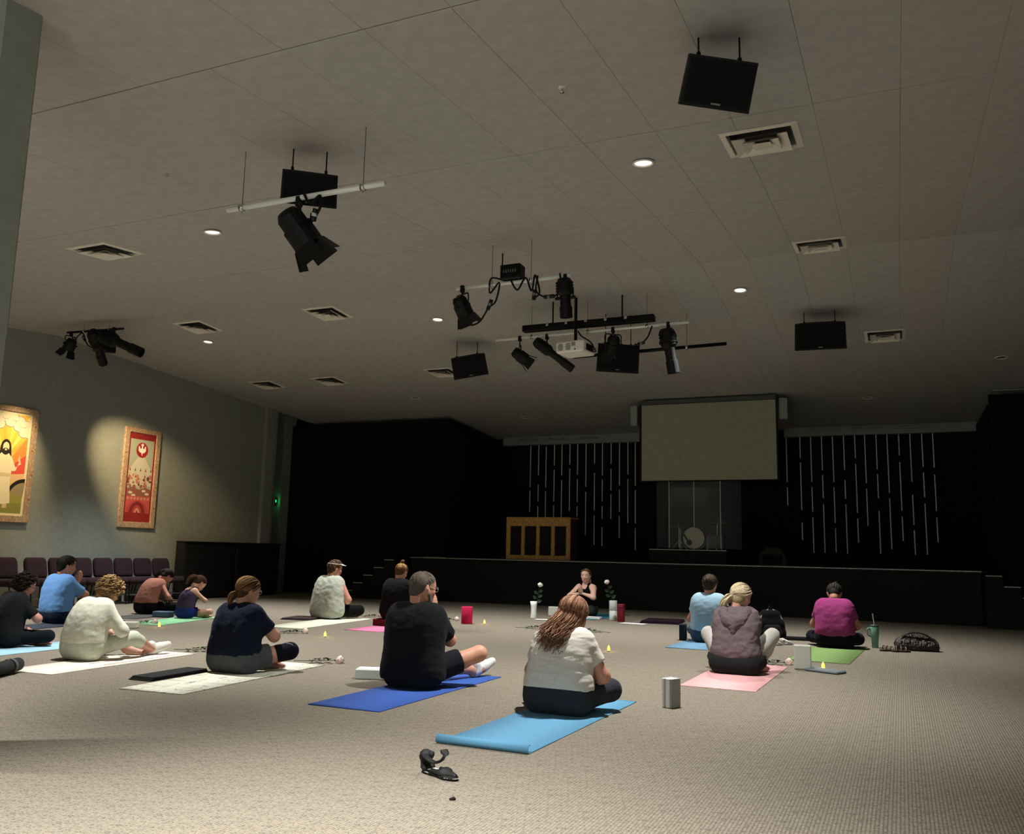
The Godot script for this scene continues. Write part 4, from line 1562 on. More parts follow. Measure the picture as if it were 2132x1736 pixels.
		for i in 46:
			var c := Vector2(r.randf_range(18, 202), r.randf_range(262, 340))
			var col: Color = [Color(.62, .36, .28), Color(.42, .26, .20), Color(.78, .52, .42), Color(.86, .74, .62), Color(.70, .46, .36)][i % 5]
			fill_poly(im, oval(c, r.randf_range(5, 12), r.randf_range(6, 14)), col)
			fill_poly(im, [c, c + Vector2(r.randf_range(-14, 14), -26), c + Vector2(r.randf_range(-4, 6), 2)], col.darkened(.15))
		fill_poly(im, P.call([14, 352, 60, 340, 110, 356, 160, 340, 206, 352, 206, 402, 14, 402]), Color(.56, .36, .30))
		for c in [[44, 376], [178, 380], [150, 362], [70, 392]]:
			fill_poly(im, oval(Vector2(c[0], c[1]), 17, 8), Color(.85, .78, .68))
		im.fill_rect(Rect2i(14, 398, 192, 116), Color(.78, .34, .32))
		for i in 7:
			fill_poly(im, oval(Vector2(30 + i * 27, 412), 9, 7), Color(.86, .66, .56))
			fill_poly(im, oval(Vector2(32 + i * 27, 413), 5, 3), Color(.55, .30, .26))
		fill_poly(im, oval(Vector2(108, 514), 92, 92, PI, TAU), Color(.72, .27, .27))
		fill_poly(im, oval(Vector2(108, 514), 66, 84, PI, TAU), Color(.52, .13, .14))
		fill_poly(im, oval(Vector2(108, 514), 40, 62, PI, TAU), Color(.70, .26, .25))
		fill_poly(im, oval(Vector2(108, 514), 24, 44, PI, TAU), Color(.85, .55, .50))
		fill_poly(im, oval(Vector2(108, 514), 10, 26, PI, TAU), Color(.55, .14, .15))
		im.fill_rect(Rect2i(0, 500, 220, 60), Color(.56, .12, .12))
	return ImageTexture.create_from_image(im)


# ---------------------------------------------------------------- ceiling
func square_ring(st: SurfaceTool, a: float, ya: float, b: float, yb: float, inward := false) -> void:
	st.set_smooth_group(-1)
	var c := [V(-1, 0, -1), V(1, 0, -1), V(1, 0, 1), V(-1, 0, 1)]
	for i in 4:
		var p: Vector3 = c[i]
		var q: Vector3 = c[(i + 1) % 4]
		var o: Vector3 = (p + q) * (-1.0 if inward else 1.0) + V(0, -1.2, 0)
		quad(st, p * a + V(0, ya, 0), q * a + V(0, ya, 0), q * b + V(0, yb, 0), p * b + V(0, yb, 0), o)
		quad(st, p * a + V(0, ya + .006, 0), q * a + V(0, ya + .006, 0), q * b + V(0, yb + .006, 0), p * b + V(0, yb + .006, 0), -o)


func make_vent() -> Node3D:
	var o := thing("air_vent", "air vent", "air vent", Vector3.ZERO, 0.0, "square air vents in the ceiling")
	var white := mat("vent white", Color(.88, .86, .80), .5)
	var st := begin()
	square_ring(st, .31, -.002, .26, -.012)
	square_ring(st, .26, -.012, .255, .004, true)
	part(o, "flange", done(st), white)
	st = begin()
	st.set_smooth_group(-1)
	for i in 4:
		var bs := Basis(Vector3.UP, TAU * i / 4)
		bx(st, bs * V(0, .16, .248), V(.50, .30, .004), .001, bs)
	part(o, "duct", done(st), mat("duct metal", Color(.55, .55, .54), .5, .5))
	st = begin()
	square_ring(st, .13, -.006, .222, -.045)
	part(o, "louvre", done(st), white)
	st = begin()
	square_ring(st, .06, -.01, .145, -.055)
	part(o, "louvre", done(st), white)
	part(o, "centre_plate", box(V(.15, .006, .15), .002, V(0, -.05, 0)), white)
	return o


func ceiling_things() -> void:
	var black := mat("black metal", Color(.03, .032, .035), .5, .4)
	var vent := make_vent()
	for i in VENTS.size():
		var v: Array = VENTS[i]
		var o := vent
		if i > 0:
			o = copy_of(vent, v[2], Vector3.ZERO, 0.0)
		o.set_meta("label", v[2])
		o.position = V(v[0], ceiling_height(v[1]), v[1])
		o.rotation.x = ceiling_tilt(v[1])
	for v in [[-8.38, -19.86, "unlit recessed can over the stage, left of the screen"], [-10.12, -17.41, "unlit recessed can in the dark ceiling before the wide drape"], [-.52, -19.49, "unlit recessed can over the far side of the stage"], [1.72, -16.97, "unlit recessed can above the far drape"]]:
		var o := thing("unlit_downlight", v[2], "downlight", V(v[0], ceiling_height(v[1]) - .008, v[1]), 0.0, "unlit cans over the stage")
		o.rotation.x = ceiling_tilt(v[1])
		part(o, "trim_ring", lathe_mesh([Vector2(.07, .02), Vector2(.078, -.004), Vector2(.10, -.008), Vector2(.11, .004)], 24), mats["trim white"])
		part(o, "dark_lens", lathe_mesh([Vector2(.074, .004), Vector2(0, .002)], 24), mat("lens grey", Color(.30, .30, .28), .3))
	for v in [[-2.09, -5.5, "tiny white sprinkler head in the middle of the near ceiling"], [-5.89, -5.58, "tiny white sprinkler head on the left of the near ceiling"]]:
		var o := thing("sprinkler", v[2], "sprinkler", V(v[0], ceiling_height(v[1]), v[1]))
		part(o, "escutcheon", lathe_mesh([Vector2(.03, 0), Vector2(.028, -.006), Vector2(.012, -.012), Vector2(0, -.012)], 16), mats["trim white"])
		part(o, "frame", rod_mesh(V(0, -.01, 0), V(0, -.035, 0), .006, 8), mats["chrome"])
		part(o, "deflector", lathe_mesh([Vector2(0, -.034), Vector2(.016, -.036), Vector2(.016, -.039), Vector2(0, -.04)], 12), mats["chrome"])
	# loudspeakers
	loudspeaker("large black loudspeaker hung from the near ceiling, above the white vent", V(-.97, 4.12, -5.3), Basis.from_euler(V(.52, .36, -.14)), V(.44, .30, .34), 1)
	loudspeaker("black loudspeaker hung above the near silver pipe", V(-4.46, 4.13, -5.75), Basis.from_euler(V(.42, .72, .02)), V(.46, .27, .34), -1)
	loudspeaker("tilted black loudspeaker beside a vent, left of the light bars", V(-6.95, 4.42, -13.8), Basis.from_euler(V(.25, .55, .22)), V(.62, .38, .42), -1)
	loudspeaker("wide black loudspeaker hung right of the projector", V(-3.98, 4.2, -13.1), Basis.from_euler(V(.2, .35, -.05)), V(.66, .44, .42), -1)
	loudspeaker("black loudspeaker on the dark far ceiling, nearest the far drape", V(-1.0, 4.5, -13.8), Basis.from_euler(V(.3, .1, .0)), V(.74, .40, .42), 1)
	loudspeaker("black loudspeaker amid the spotlights by the left wall", V(-13.3, 4.78, -11.5), Basis.from_euler(V(.15, .8, 0)), V(.38, .30, .3), -1)
	# pipes
	var steel := mat("pipe steel", Color(.93, .94, .91), .4, .1)
	pipe("near silver pipe under a black loudspeaker", V(-5.09, 3.93, -5.5), V(-3.54, 3.93, -5.5), .022, steel, [.1, .87])
	pipe("silver pipe carrying looped cables and two hanging lanterns", V(-4.86, 4.31, -9.25), V(-3.34, 4.3, -9.2), .022, steel, [.32, .66])
	pipe("long thin silver pipe above the white projector", V(-5.75, 4.46, -12.35), V(-2.66, 4.46, -12.25), .02, steel, [.2, .5, .8])
	pipe("black pipe end sticking out right of the projector lanterns", V(-4.75, 4.30, -13.2), V(-2.33, 4.385, -13.4), .028, black, [.3, .75])
	pipe("dark pipe holding the spotlights by the left wall", V(-13.45, 4.84, -10.8), V(-12.1, 4.80, -10.8), .02, black, [.3, .75])
	var bar := thing("light_batten", "long black batten above the projector pipe", "light batten", V(-4.2, 4.57, -12.25))
	part(bar, "housing", box(V(2.08, .10, .12), .01), black)
	for i in 5:
		part(bar, "clamp", box(V(.045, .05, .14), .006, V(-.62 + i * .31, .03, .01)), mats["chrome"])
	for e in [-1, 1]:
		part(bar, "hanger", rod_mesh(V(e * .55, .04, 0), V(e * .55, .40, 0), .012, 8), black)
	var db := thing("dimmer_box", "black dimmer box with a row of pale switches standing on the cable pipe", "dimmer", V(-4.09, 4.33, -9.2))
	part(db, "case", box(V(.26, .17, .16), .01, V(0, .085, 0)), black)
	for i in 6:
		part(db, "socket", box(V(.012, .035, .01), .002, V(-.08 + i * .03, .085, .083)), mat("socket grey", Color(.45, .45, .44), .5))
	part(db, "mast", rod_mesh(V(-.135, .0, 0), V(-.135, .34, 0), .008, 8), black)
	# lanterns
	lantern("black barn door lantern under the near silver pipe", V(-4.35, 3.91, -5.5), V(.42, -.72, -.4), .32, .115, .07, true, 0.0)
	lantern("black barn door lantern at the left end of the cable pipe", V(-4.76, 4.30, -9.22), V(.22, -.8, -.45), .25, .095, .08, true, 0.0)
	lantern("black lantern pointing straight down at the right end of the cable pipe", V(-3.42, 4.29, -9.2), V(.03, -1, -.12), .46, .07, .13, false, 0.0)
	lantern("small black barn door lantern at the left end of the projector pipe", V(-5.33, 4.46, -12.33), V(.62, -.52, -.4), .25, .09, .14, true, 0.0)
	lantern("long black profile spot slanting down left of the projector", V(-4.87, 4.45, -12.32), V(.74, -.60, -.25), .74, .062, .1, false, 0.0)
	lantern("black barn door lantern in front of the wide loudspeaker", V(-3.80, 4.46, -12.28), V(-.3, -.8, -.4), .26, .10, .08, true, 0.0)
	lantern("black lantern with a snout pointing down at the right end of the projector pipe", V(-2.96, 4.46, -12.26), V(.14, -1, -.15), .66, .085, .14, false, 0.0)
	lantern("black barn door spotlight aimed at the yellow banner", V(-13.35, 4.82, -10.8), V(-1.15, -2.4, .1), .22, .095, .06, true, 11.0)
	lantern("long black profile spotlight aimed at the red banner", V(-12.72, 4.80, -10.8), V(-1.78, -2.15, -2.95), .80, .075, .06, false, 21.0)
	lantern("long black profile spotlight pointing along the left wall", V(-12.32, 4.81, -10.8), V(.80, -.36, -.30), .84, .085, .06, false, 0.0)
	# cables
	for c in [["black cable with a striped plug beside the near lantern", [V(-4.28, 3.94, -5.47), V(-4.2, 3.84, -5.45), V(-4.12, 3.90, -5.46), V(-4.10, 3.80, -5.45), V(-4.2, 3.70, -5.48), V(-4.22, 3.78, -5.5)], V(-4.14, 3.79, -5.45), V(-4.18, 3.70, -5.47)],
		["black cable looped round the cable pipe, dropping to the barn door lantern", [V(-4.2, 4.33, -9.18), V(-4.35, 4.36, -9.16), V(-4.36, 4.18, -9.16), V(-4.24, 4.30, -9.16), V(-4.28, 4.08, -9.16), V(-4.38, 4.0, -9.17), V(-4.5, 3.86, -9.2), V(-4.62, 3.82, -9.22)], V(-4.34, 4.10, -9.165), V(-4.39, 3.98, -9.17)],
		["black cable in a slack bundle in the middle of the cable pipe", [V(-4.1, 4.32, -9.17), V(-4.0, 4.18, -9.15), V(-3.9, 4.32, -9.15), V(-3.82, 4.15, -9.15), V(-3.78, 4.34, -9.15), V(-3.72, 4.12, -9.15), V(-3.80, 4.06, -9.15)], V(-3.78, 4.16, -9.15), V(-3.79, 4.04, -9.15)],
		["black cable with an inline plug leading to the lantern that points down", [V(-3.75, 4.33, -9.16), V(-3.76, 4.14, -9.15), V(-3.62, 4.05, -9.15), V(-3.5, 4.08, -9.15), V(-3.46, 4.2, -9.16), V(-3.48, 4.33, -9.17)], V(-3.66, 4.06, -9.15), V(-3.54, 4.06, -9.15)],
		["thin black cable hanging from the projector pole to the projector", [V(-4.32, 4.45, -12.2), V(-4.25, 4.36, -12.15), V(-4.1, 4.25, -12.15), V(-4.05, 4.12, -12.2)], V(-4.06, 4.16, -12.18), V(-4.05, 4.11, -12.2)],
		["thin black cable with pale plugs right of the wide loudspeaker", [V(-3.2, 4.45, -12.25), V(-3.25, 4.28, -12.2), V(-3.36, 4.18, -12.2), V(-3.45, 4.19, -12.22)], V(-3.30, 4.20, -12.2), V(-3.40, 4.185, -12.21)],
		["black cable sagging between the spotlights by the left wall", [V(-13.3, 4.84, -10.76), V(-13.2, 4.68, -10.74), V(-13.0, 4.78, -10.74), V(-12.85, 4.56, -10.74), V(-12.6, 4.5, -10.76), V(-12.4, 4.78, -10.78)], V(-12.98, 4.72, -10.74), V(-12.92, 4.64, -10.74)]]:
		var o := thing("power_cable", c[0], "cable")
		var st := begin()
		cable(st, c[1], .011, 40)
		part(o, "lead", done(st), black)
		var pd: Vector3 = c[3] - c[2]
		part(o, "plug", rod_mesh(c[2], c[3], .024, 10), mat("plug black", Color(.05, .05, .055), .5))
		part(o, "plug_band", rod_mesh(c[2] + pd * .35, c[2] + pd * .6, .0255, 10), mat("socket grey", Color(.45, .45, .44), .5) if not "striped" in c[0] else mat("band white", Color(.75, .75, .73), .5))
	# projector
	var p := thing("projector", "white projector hanging on a black pole under the batten", "projector", V(-4.34, 4.165, -12.14), -.12)
	var white := mat("projector white", Color(.95, .94, .90), .5)
	part(p, "body", box(V(.46, .17, .40), .02), white)
	for k in 2:
		var st := begin()
		for i in 7:
			bx(st, V(-.15 + k * .13, -.045 + i * .015, .202), V(.09 - absf(i - 3) * .008, .007, .008), .001)
		part(p, "vent_grille", done(st), mat("grille grey", Color(.42, .42, .40), .6))
	var st2 := begin()
	for i in 4:
		bx(st2, V(.04 + i * .016, .03, .202), V(.008, .06, .008), .001)
	part(p, "control_panel", done(st2), mats["grille grey"])
	part(p, "sensor", lathe_mesh([Vector2(.012, 0), Vector2(.01, .004), Vector2(0, .004)], 12, Transform3D(Basis(Vector3.RIGHT, PI / 2), V(.09, -.05, .2))), black)
	part(p, "lens", lathe_mesh([Vector2(.06, 0), Vector2(.06, .05), Vector2(.045, .052), Vector2(.03, .03), Vector2(0, .03)], 20, Transform3D(Basis(Vector3.RIGHT, -PI / 2), V(.1, 0, -.19))), black)
	part(p, "side_vent", box(V(.01, .10, .22), .003, V(.232, 0, 0)), black)
	part(p, "mount_plate", box(V(.18, .02, .18), .005, V(0, .10, 0)), black)
	part(p, "pole", rod_mesh(V(0, .10, 0), V(0, .79, 0), .024, 12), black)


func loudspeaker(label: String, at: Vector3, b: Basis, size: Vector3, chamfer: int) -> void:
	var o := thing("loudspeaker", label, "speaker", at, 0.0, "hung loudspeakers")
	var black := mat("speaker black", Color(.035, .042, .044), .7, 0.0, "fine", .1, .06)
	var w := size.x * .5
	var d := size.z * .5
	# plan outline: straight front, sides drawn in towards the back
	var st := begin()
	var xf := Transform3D(b * Basis(Vector3.RIGHT, PI / 2), Vector3.ZERO)
	prism(st, [Vector2(-w, d), Vector2(w, d), Vector2(w * .98, d * .3), Vector2(w * .55, -d), Vector2(-w * .55, -d), Vector2(-w * .98, d * .3)], size.y, xf, .97)
	part(o, "cabinet", done(st), black)
	part(o, "grille", box(V(size.x * .92, size.y * .88, .014), .005, V(0, 0, d + .006)), mat("speaker grille", Color(.03, .036, .038), .85, 0.0, "fine", .03, .3), Transform3D(b, Vector3.ZERO))
	part(o, "badge", box(V(.06, .012, .006), .001, V(0, -size.y * .40, d + .015)), mat("badge grey", Color(.5, .52, .5), .4, .6), Transform3D(b, Vector3.ZERO))
	for e in [-1, 1]:
		var foot := b * V(e * w * .6, size.y * .48, -.02)
		var up := V(foot.x, ceiling_height(at.z + foot.z) - at.y, foot.z)
		part(o, "hanger", rod_mesh(foot, up, .006, 8), mats["black metal"])
		part(o, "eye_bolt", rod_mesh(foot - V(0, .01, 0), foot + V(0, .03, 0), .014, 8), mats["black metal"])


func pipe(label: String, a: Vector3, b: Vector3, r: float, m: Material, hang: Array) -> void:
	var o := thing("ceiling_pipe", label, "pipe", a)
	var st := begin()
	var d := b - a
	lathe(st, [Vector2(r * .8, 0), Vector2(r, .002), Vector2(r, d.length() - .002), Vector2(r * .8, d.length()), Vector2(0, d.length())], 14, Transform3D(along(d), Vector3.ZERO))
	part(o, "tube", done(st), m)
	for f in hang:
		var p: Vector3 = d * f
		var wp := a + p
		part(o, "collar", lathe_mesh([Vector2(r + .001, -.02), Vector2(r + .008, -.018), Vector2(r + .008, .018), Vector2(r + .001, .02)], 14, Transform3D(along(d), p)), mats["chrome"])
		part(o, "bolt", rod_mesh(p + V(0, -r - .03, 0), p + V(0, r + .03, 0), .007, 8), mats["chrome"])
		part(o, "wire", rod_mesh(p + V(0, r, 0), V(p.x, ceiling_height(wp.z) - a.y, p.z), .003, 6), mat("wire grey", Color(.35, .35, .34), .5, .5))


func lantern(label: String, clamp: Vector3, dir: Vector3, length: float, r: float, drop: float, doors: bool, light: float) -> void:
	var o := thing("stage_lantern", label, "stage light", clamp)
	var black := mat("lantern black", Color(.035, .04, .043), .55, .2)
	dir = dir.normalized()
	var mid := V(0, -drop - r - .05, 0)
	var tail := mid - dir * length * (.5 if length < .5 else .32)
	var xf := Transform3D(along(dir), tail)
	# clamp and yoke
	part(o, "clamp", box(V(.05, .09, .05), .008, V(0, -.012, 0)), black)
	var side := dir.cross(Vector3.UP).normalized() if absf(dir.y) < .97 else Vector3.RIGHT
	var st := begin()
	cable(st, [V(0, -.05, 0), V(0, -drop, 0) + side * .02, V(0, -drop - .01, 0) + side * (r + .02), mid + side * (r + .025)], .009, 14)
	cable(st, [V(0, -.05, 0), V(0, -drop, 0) - side * .02, V(0, -drop - .01, 0) - side * (r + .02), mid - side * (r + .025)], .009, 14)
	part(o, "yoke", done(st), black)
	for e in [-1, 1]:
		part(o, "knob", rod_mesh(mid + side * e * (r * .9), mid + side * e * (r + .05), .018, 10), black)
	st = begin()
	if length < .5 and doors:
		lathe(st, [Vector2(0, 0), Vector2(r * .7, .005), Vector2(r * .95, .05), Vector2(r * .95, length * .45), Vector2(r * 1.08, length * .47), Vector2(r * 1.08, length), Vector2(r * .95, length), Vector2(r * .9, length * .7), Vector2(0, length * .68)], 18, xf, true)
		part(o, "housing", done(st), black)
	else:
		lathe(st, [Vector2(0, 0), Vector2(r * 1.0, .006), Vector2(r * 1.35, .05), Vector2(r * 1.35, length * .38), Vector2(r * .9, length * .44), Vector2(r * .9, length * .72), Vector2(r * 1.05, length * .73), Vector2(r * 1.05, length), Vector2(r * .9, length), Vector2(r * .85, length * .85), Vector2(0, length * .84)], 18, xf, true)
		part(o, "housing", done(st), black)
		st = begin()
		for i in 4:
			lathe(st, [Vector2(r * 1.35, length * (.1 + i * .07)), Vector2(r * 1.5, length * (.11 + i * .07)), Vector2(r * 1.5, length * (.125 + i * .07)), Vector2(r * 1.35, length * (.135 + i * .07))], 18, xf, true)
		part(o, "cooling_fin", done(st), black)
	var lens_at := length * (.8 if doors else .9)
	var glass := mat("lantern glass", Color(.25, .27, .28), .1)
	if light > 0.0:
		glass = mat("lantern lit glass", Color(1, .9, .7), .3)
		glass.emission_enabled = true
		glass.emission = Color(1.0, .86, .62)
		glass.emission_energy_multiplier = 2.0
	part(o, "lamp_glass", lathe_mesh([Vector2(r * .86, lens_at), Vector2(r * .5, lens_at + .012), Vector2(0, lens_at + .016)], 18, xf), glass)
	if doors:
		for i in 4:
			var ang := TAU * i / 4
			var b := xf.basis * Basis(Vector3.UP, ang)
			var fb := Basis(Vector3.RIGHT, .38)
			st = begin()
			var w := r * (1.0 if i % 2 == 0 else .85)
			prism(st, [Vector2(-w * .8, 0), Vector2(w * .8, 0), Vector2(w * .95, r * 1.35), Vector2(-w * .95, r * 1.35)], .004, Transform3D(b * fb, xf * V(0, length, 0) + b * V(0, 0, r * 1.0)))
			part(o, "barn_door", done(st), black)
	if light > 0.0:
		var l := SpotLight3D.new()
		l.name = "lantern_light"
		l.position = tail + dir * (length + .04)
		l.basis = Basis.looking_at(dir, V(0.1, 1, 0.1).normalized())
		l.light_color = Color(1.0, .87, .66)
		l.light_energy = light
		l.light_size = .05
		l.spot_angle = 21.0 if not doors else 24.0
		l.spot_angle_attenuation = .9
		l.spot_range = 30.0
		l.spot_attenuation = 2.0
		l.shadow_enabled = true
		o.add_child(l)


# ---------------------------------------------------------------- floor things
func yoga_mat(label: String, c: Vector3, w: float, l: float, turn: float, m: Material, curl := 0.0, extra := false) -> Node3D:
	var o := thing("yoga_mat", label, "yoga mat", V(c.x, 0, c.z), turn)
	var st := begin()
	st.set_smooth_group(0)
	# section along z: flat, the near end (+z) may roll up
	var top := []
	var n := 24
	for i in n + 1:
		top.append(Vector2(lerpf(-l * .5, l * .5 - curl * 2.0, float(i) / n), .0065 + .0015 * noise.get_noise_2d(i * .9, c.x * 7.0)))
	if curl > 0.0:
		for i in 10:
			var a := i / 9.0 * 3.6
			top.append(Vector2(l * .5 - curl * 2.0 + sin(a) * curl, .0065 + curl - cos(a) * curl))
	var low := []
	for i in top.size():
		var a: Vector2 = top[maxi(i - 1, 0)]
		var b: Vector2 = top[mini(i + 1, top.size() - 1)]
		var t := (b - a).normalized()
		low.append(top[i] - Vector2(-t.y, t.x) * .0055)
	var hw := w * .5
	for i in top.size() - 1:
		var p := [top[i], top[i + 1], low[i], low[i + 1]]
		var t: Vector2 = (p[1] - p[0]).normalized()
		quad(st, V(-hw, p[0].y, p[0].x), V(hw, p[0].y, p[0].x), V(hw, p[1].y, p[1].x), V(-hw, p[1].y, p[1].x), V(0, t.x, -t.y))
		quad(st, V(-hw, p[2].y, p[2].x), V(hw, p[2].y, p[2].x), V(hw, p[3].y, p[3].x), V(-hw, p[3].y, p[3].x), V(0, -t.x, t.y))
		for e in [-1, 1]:
			quad(st, V(e * hw, p[0].y, p[0].x), V(e * hw, p[1].y, p[1].x), V(e * hw, p[3].y, p[3].x), V(e * hw, p[2].y, p[2].x), V(e, 0, 0))
	for i in [0, top.size() - 1]:
		quad(st, V(-hw, top[i].y, top[i].x), V(hw, top[i].y, top[i].x), V(hw, low[i].y, low[i].x), V(-hw, low[i].y, low[i].x), V(0, 0, -1 if i == 0 else 1))
	part(o, "mat", done(st), m)
	return o


func rubber(key: String, c: Color, tone := "blotch") -> StandardMaterial3D:
	return mat(key, c, .8, 0.0, "fine", .06, .12, tone)


func mats_and_floor_things() -> void:
	yoga_mat("light blue yoga mat with a rolled near end, under the red-haired sitter", V(-2.26, 0, -5.87), .60, 2.12, -.02, rubber("mat light blue", Color(.38, .61, .75)), .020)
	yoga_mat("royal blue yoga mat under the man in the black tee", V(-3.71, 0, -6.57), .61, 2.08, -.0, rubber("mat royal blue", Color(.20, .34, .66)))
	var marble := mat("mat marble", Color(.92, .92, .86), .75, 0.0, "", .9, 0.0, "marble")
	yoga_mat("white marbled yoga mat with dark veins under the sitter in navy", V(-5.46, 0, -6.40), .61, 2.05, .07, marble)
	var wm := yoga_mat("cream yoga mat with thin red lines under the curly-haired sitter", V(-7.12, 0, -6.52), .60, 1.84, .06, rubber("mat cream", Color(.93, .90, .84)))
	for e in [-1, 1]:
		part(wm, "printed_line", box(V(.012, .0016, 1.1), .0004, V(.12 + e * .09, .0078, -.3)), mat("line red", Color(.66, .34, .32), .8))
	yoga_mat("pale blue yoga mat under the dark-haired sitter in black glasses", V(-8.62, 0, -6.75), .60, 1.72, .05, rubber("mat pale blue", Color(.62, .78, .86)))
	yoga_mat("mint green yoga mat under the girl in blue shorts", V(-10.22, 0, -10.6), .60, 1.7, .25, rubber("mat mint", Color(.55, .80, .60)))
	yoga_mat("off-white yoga mat under the sitter in the pale grey tank top", V(-8.30, 0, -11.65), .66, 2.2, .1, rubber("mat off white", Color(.86, .87, .78)))
	yoga_mat("bright pink yoga mat under the sitter with the topknot", V(-7.0, 0, -11.75), .62, 1.85, .0, rubber("mat bright pink", Color(.90, .50, .66)))
	yoga_mat("grey-blue yoga mat under the sitter in the light blue tee", V(-2.46, 0, -12.05), .58, 1.72, -.02, rubber("mat grey blue", Color(.42, .58, .70)))
	yoga_mat("salmon pink yoga mat under the blonde in the grey hoodie", V(-1.50, 0, -9.0), .66, 2.02, -.02, rubber("mat salmon", Color(.90, .67, .67)))
	yoga_mat("lime green yoga mat under the sitter in the magenta tee", V(-.86, 0, -11.55), .66, 1.74, -.05, rubber("mat lime", Color(.48, .61, .34)))
	yoga_mat("teal yoga mat under the teacher who faces the group", V(-5.26, 0, -16.05), .66, 1.75, -.1, rubber("mat teal", Color(.20, .47, .56)))
	yoga_mat("terracotta sitter's grey yoga mat by the row of plum chairs", V(-11.25, 0, -11.2), .60, 1.75, .15, rubber("mat grey", Color(.26, .26, .26)))
	yoga_mat("plain dark yoga mat under the man in the blue tee", V(-10.9, 0, -9.2), .60, 1.75, .15, rubber("mat slate", Color(.22, .25, .30)))
	# folded blankets, slabs and rolls
	folded("folded_blanket", "dark plum folded blanket lying right of the maroon canister", V(-3.86, 0, -15.45), V(.68, .045, .80), .1, Color(.15, .07, .12))
	folded("folded_blanket", "dark plum folded blanket behind the sitter in the pale grey tank top", V(-8.98, 0, -12.1), V(.5, .03, .60), .2, Color(.22, .17, .19))
	folded("folded_mat", "charcoal folded mat beside the white marbled mat", V(-5.92, 0, -6.12), V(.24, .034, .72), .05, Color(.17, .17, .17))
	folded("folded_towel", "pale blue folded towel in front of the dark-haired sitter in black", V(-8.12, 0, -7.45), V(.40, .035, .32), .3, Color(.62, .80, .88))
	folded("folded_mat", "thin dark folded mat behind the backpack, left of the magenta tee", V(-1.32, 0, -13.5), V(.55, .03, .35), .1, Color(.07, .06, .07))
	folded("white_cloth", "crumpled white cloth in front of the teacher's crossed legs", V(-5.18, 0, -15.42), V(.42, .04, .16), .0, Color(.85, .85, .83))
	for p in [["white paper sheet on the carpet between the white vase and the teacher", V(-5.68, .001, -14.6), .2], ["white paper sheet on the carpet right of the maroon canister", V(-4.18, .001, -14.74), -.1]]:
		var o := thing("paper_sheet", p[0], "paper", p[1], p[2])
		wavy_sheet(o, "sheet", V(.42, 0, .22), .004, mat("paper", Color(.86, .86, .84), .8))
	var roll := thing("rolled_mat", "black rolled yoga mat at the near end of the cream mat", "rolled mat", V(-7.0, .066, -5.28), .46)
	var st := begin()
	var spiral := []
	for i in 60:
		var a := i / 59.0 * TAU * 3.5
		spiral.append(V(cos(a), sin(a), 0) * (.018 + .046 * i / 59.0))
	st.set_smooth_group(0)
	for i in 59:
		var p: Vector3 = spiral[i]
		var q: Vector3 = spiral[i + 1]
		for s in [0.0, -.007]:
			var pp: Vector3 = p * (1.0 + s / p.length())
			var qq: Vector3 = q * (1.0 + s / q.length())
			quad(st, pp + V(0, 0, -.34), qq + V(0, 0, -.34), qq + V(0, 0, .5), pp + V(0, 0, .5), p if s == 0.0 else -p)
		for e in [-.34, .5]:
			var z := V(0, 0, e)
			quad(st, p + z, q + z, q * (1.0 - .007 / q.length()) + z, p * (1.0 - .007 / p.length()) + z, V(0, 0, signf(e)))
	part(roll, "roll", done(st), rubber("mat black", Color(.07, .07, .075)))
	for e in [-.2, .2]:
		part(roll, "strap", lathe_mesh([Vector2(.0655, -.02), Vector2(.0675, -.018), Vector2(.0675, .018), Vector2(.0655, .02)], 24, Transform3D(Basis(Vector3.RIGHT, PI / 2), V(0, 0, e))), mat("strap grey", Color(.3, .3, .31), .8))
	# blocks
	block("white foam yoga block left of the man in the black tee", V(-4.36, 0, -6.92), V(.26, .09, .17), .35, mat("foam white", Color(.80, .82, .80), .85))
	laminated_block()
	block("pale grey yoga block standing on end at the corner of the lime mat", V(-.99, 0, -9.90), V(.17, .245, .085), .12, mat("foam pale grey", Color(.72, .72, .68), .85))
	block("flat slate grey yoga block lying beside the standing pale one", V(-.76, 0, -9.78), V(.36, .028, .20), -.45, mat("foam slate", Color(.40, .44, .46), .85))
	block("pale grey yoga block lying at the near end of the mint mat", V(-9.75, 0, -9.25), V(.235, .085, .16), .55, mat("foam light", Color(.76, .77, .72), .85))
	block("blue-grey yoga block behind the girl in blue shorts", V(-10.86, 0, -10.98), V(.28, .09, .18), .3, mat("foam blue grey", Color(.30, .38, .47), .85))
	block("light grey yoga block beside the teacher's knee", V(-5.93, 0, -15.62), V(.235, .17, .085), .1, mat("foam light", Color(.76, .77, .72)))
	block("dark yoga block under the pale blue towel's near corner", V(-8.02, 0, -7.1), V(.2, .08, .12), .4, mat("foam dark", Color(.08, .085, .09), .85))
	block("crimson bolster block under the sitter with the topknot", V(-7.14, .006, -11.80), V(.46, .10, .28), .0, mat("foam crimson", Color(.42, .05, .12), .85))
	block("navy yoga block left of the sitter in the light blue tee", V(-2.80, 0, -12.35), V(.08, .22, .15), .0, mat("foam navy", Color(.10, .12, .20), .85))
	# roller
	var ro := thing("foam_roller", "hot pink foam roller standing upright on the carpet", "foam roller", V(-6.42, 0, -12.95))
	part(ro, "tube", lathe_mesh([Vector2(.045, .002), Vector2(.085, .002), Vector2(.09, .008), Vector2(.09, .262), Vector2(.085, .268), Vector2(.045, .268), Vector2(.045, .002)], 28), mat("foam pink", Color(.80, .06, .30), .7, 0.0, "fine", .04, .2))
	part(ro, "core", lathe_mesh([Vector2(.045, .262), Vector2(0, .262)], 24), mat("foam pink pale", Color(.88, .30, .48), .7))
	# vases, canisters
	var vase := thing("vase", "slim white flared vase holding a white rose, left of the teacher", "vase", V(-6.0, 0, -14.75))
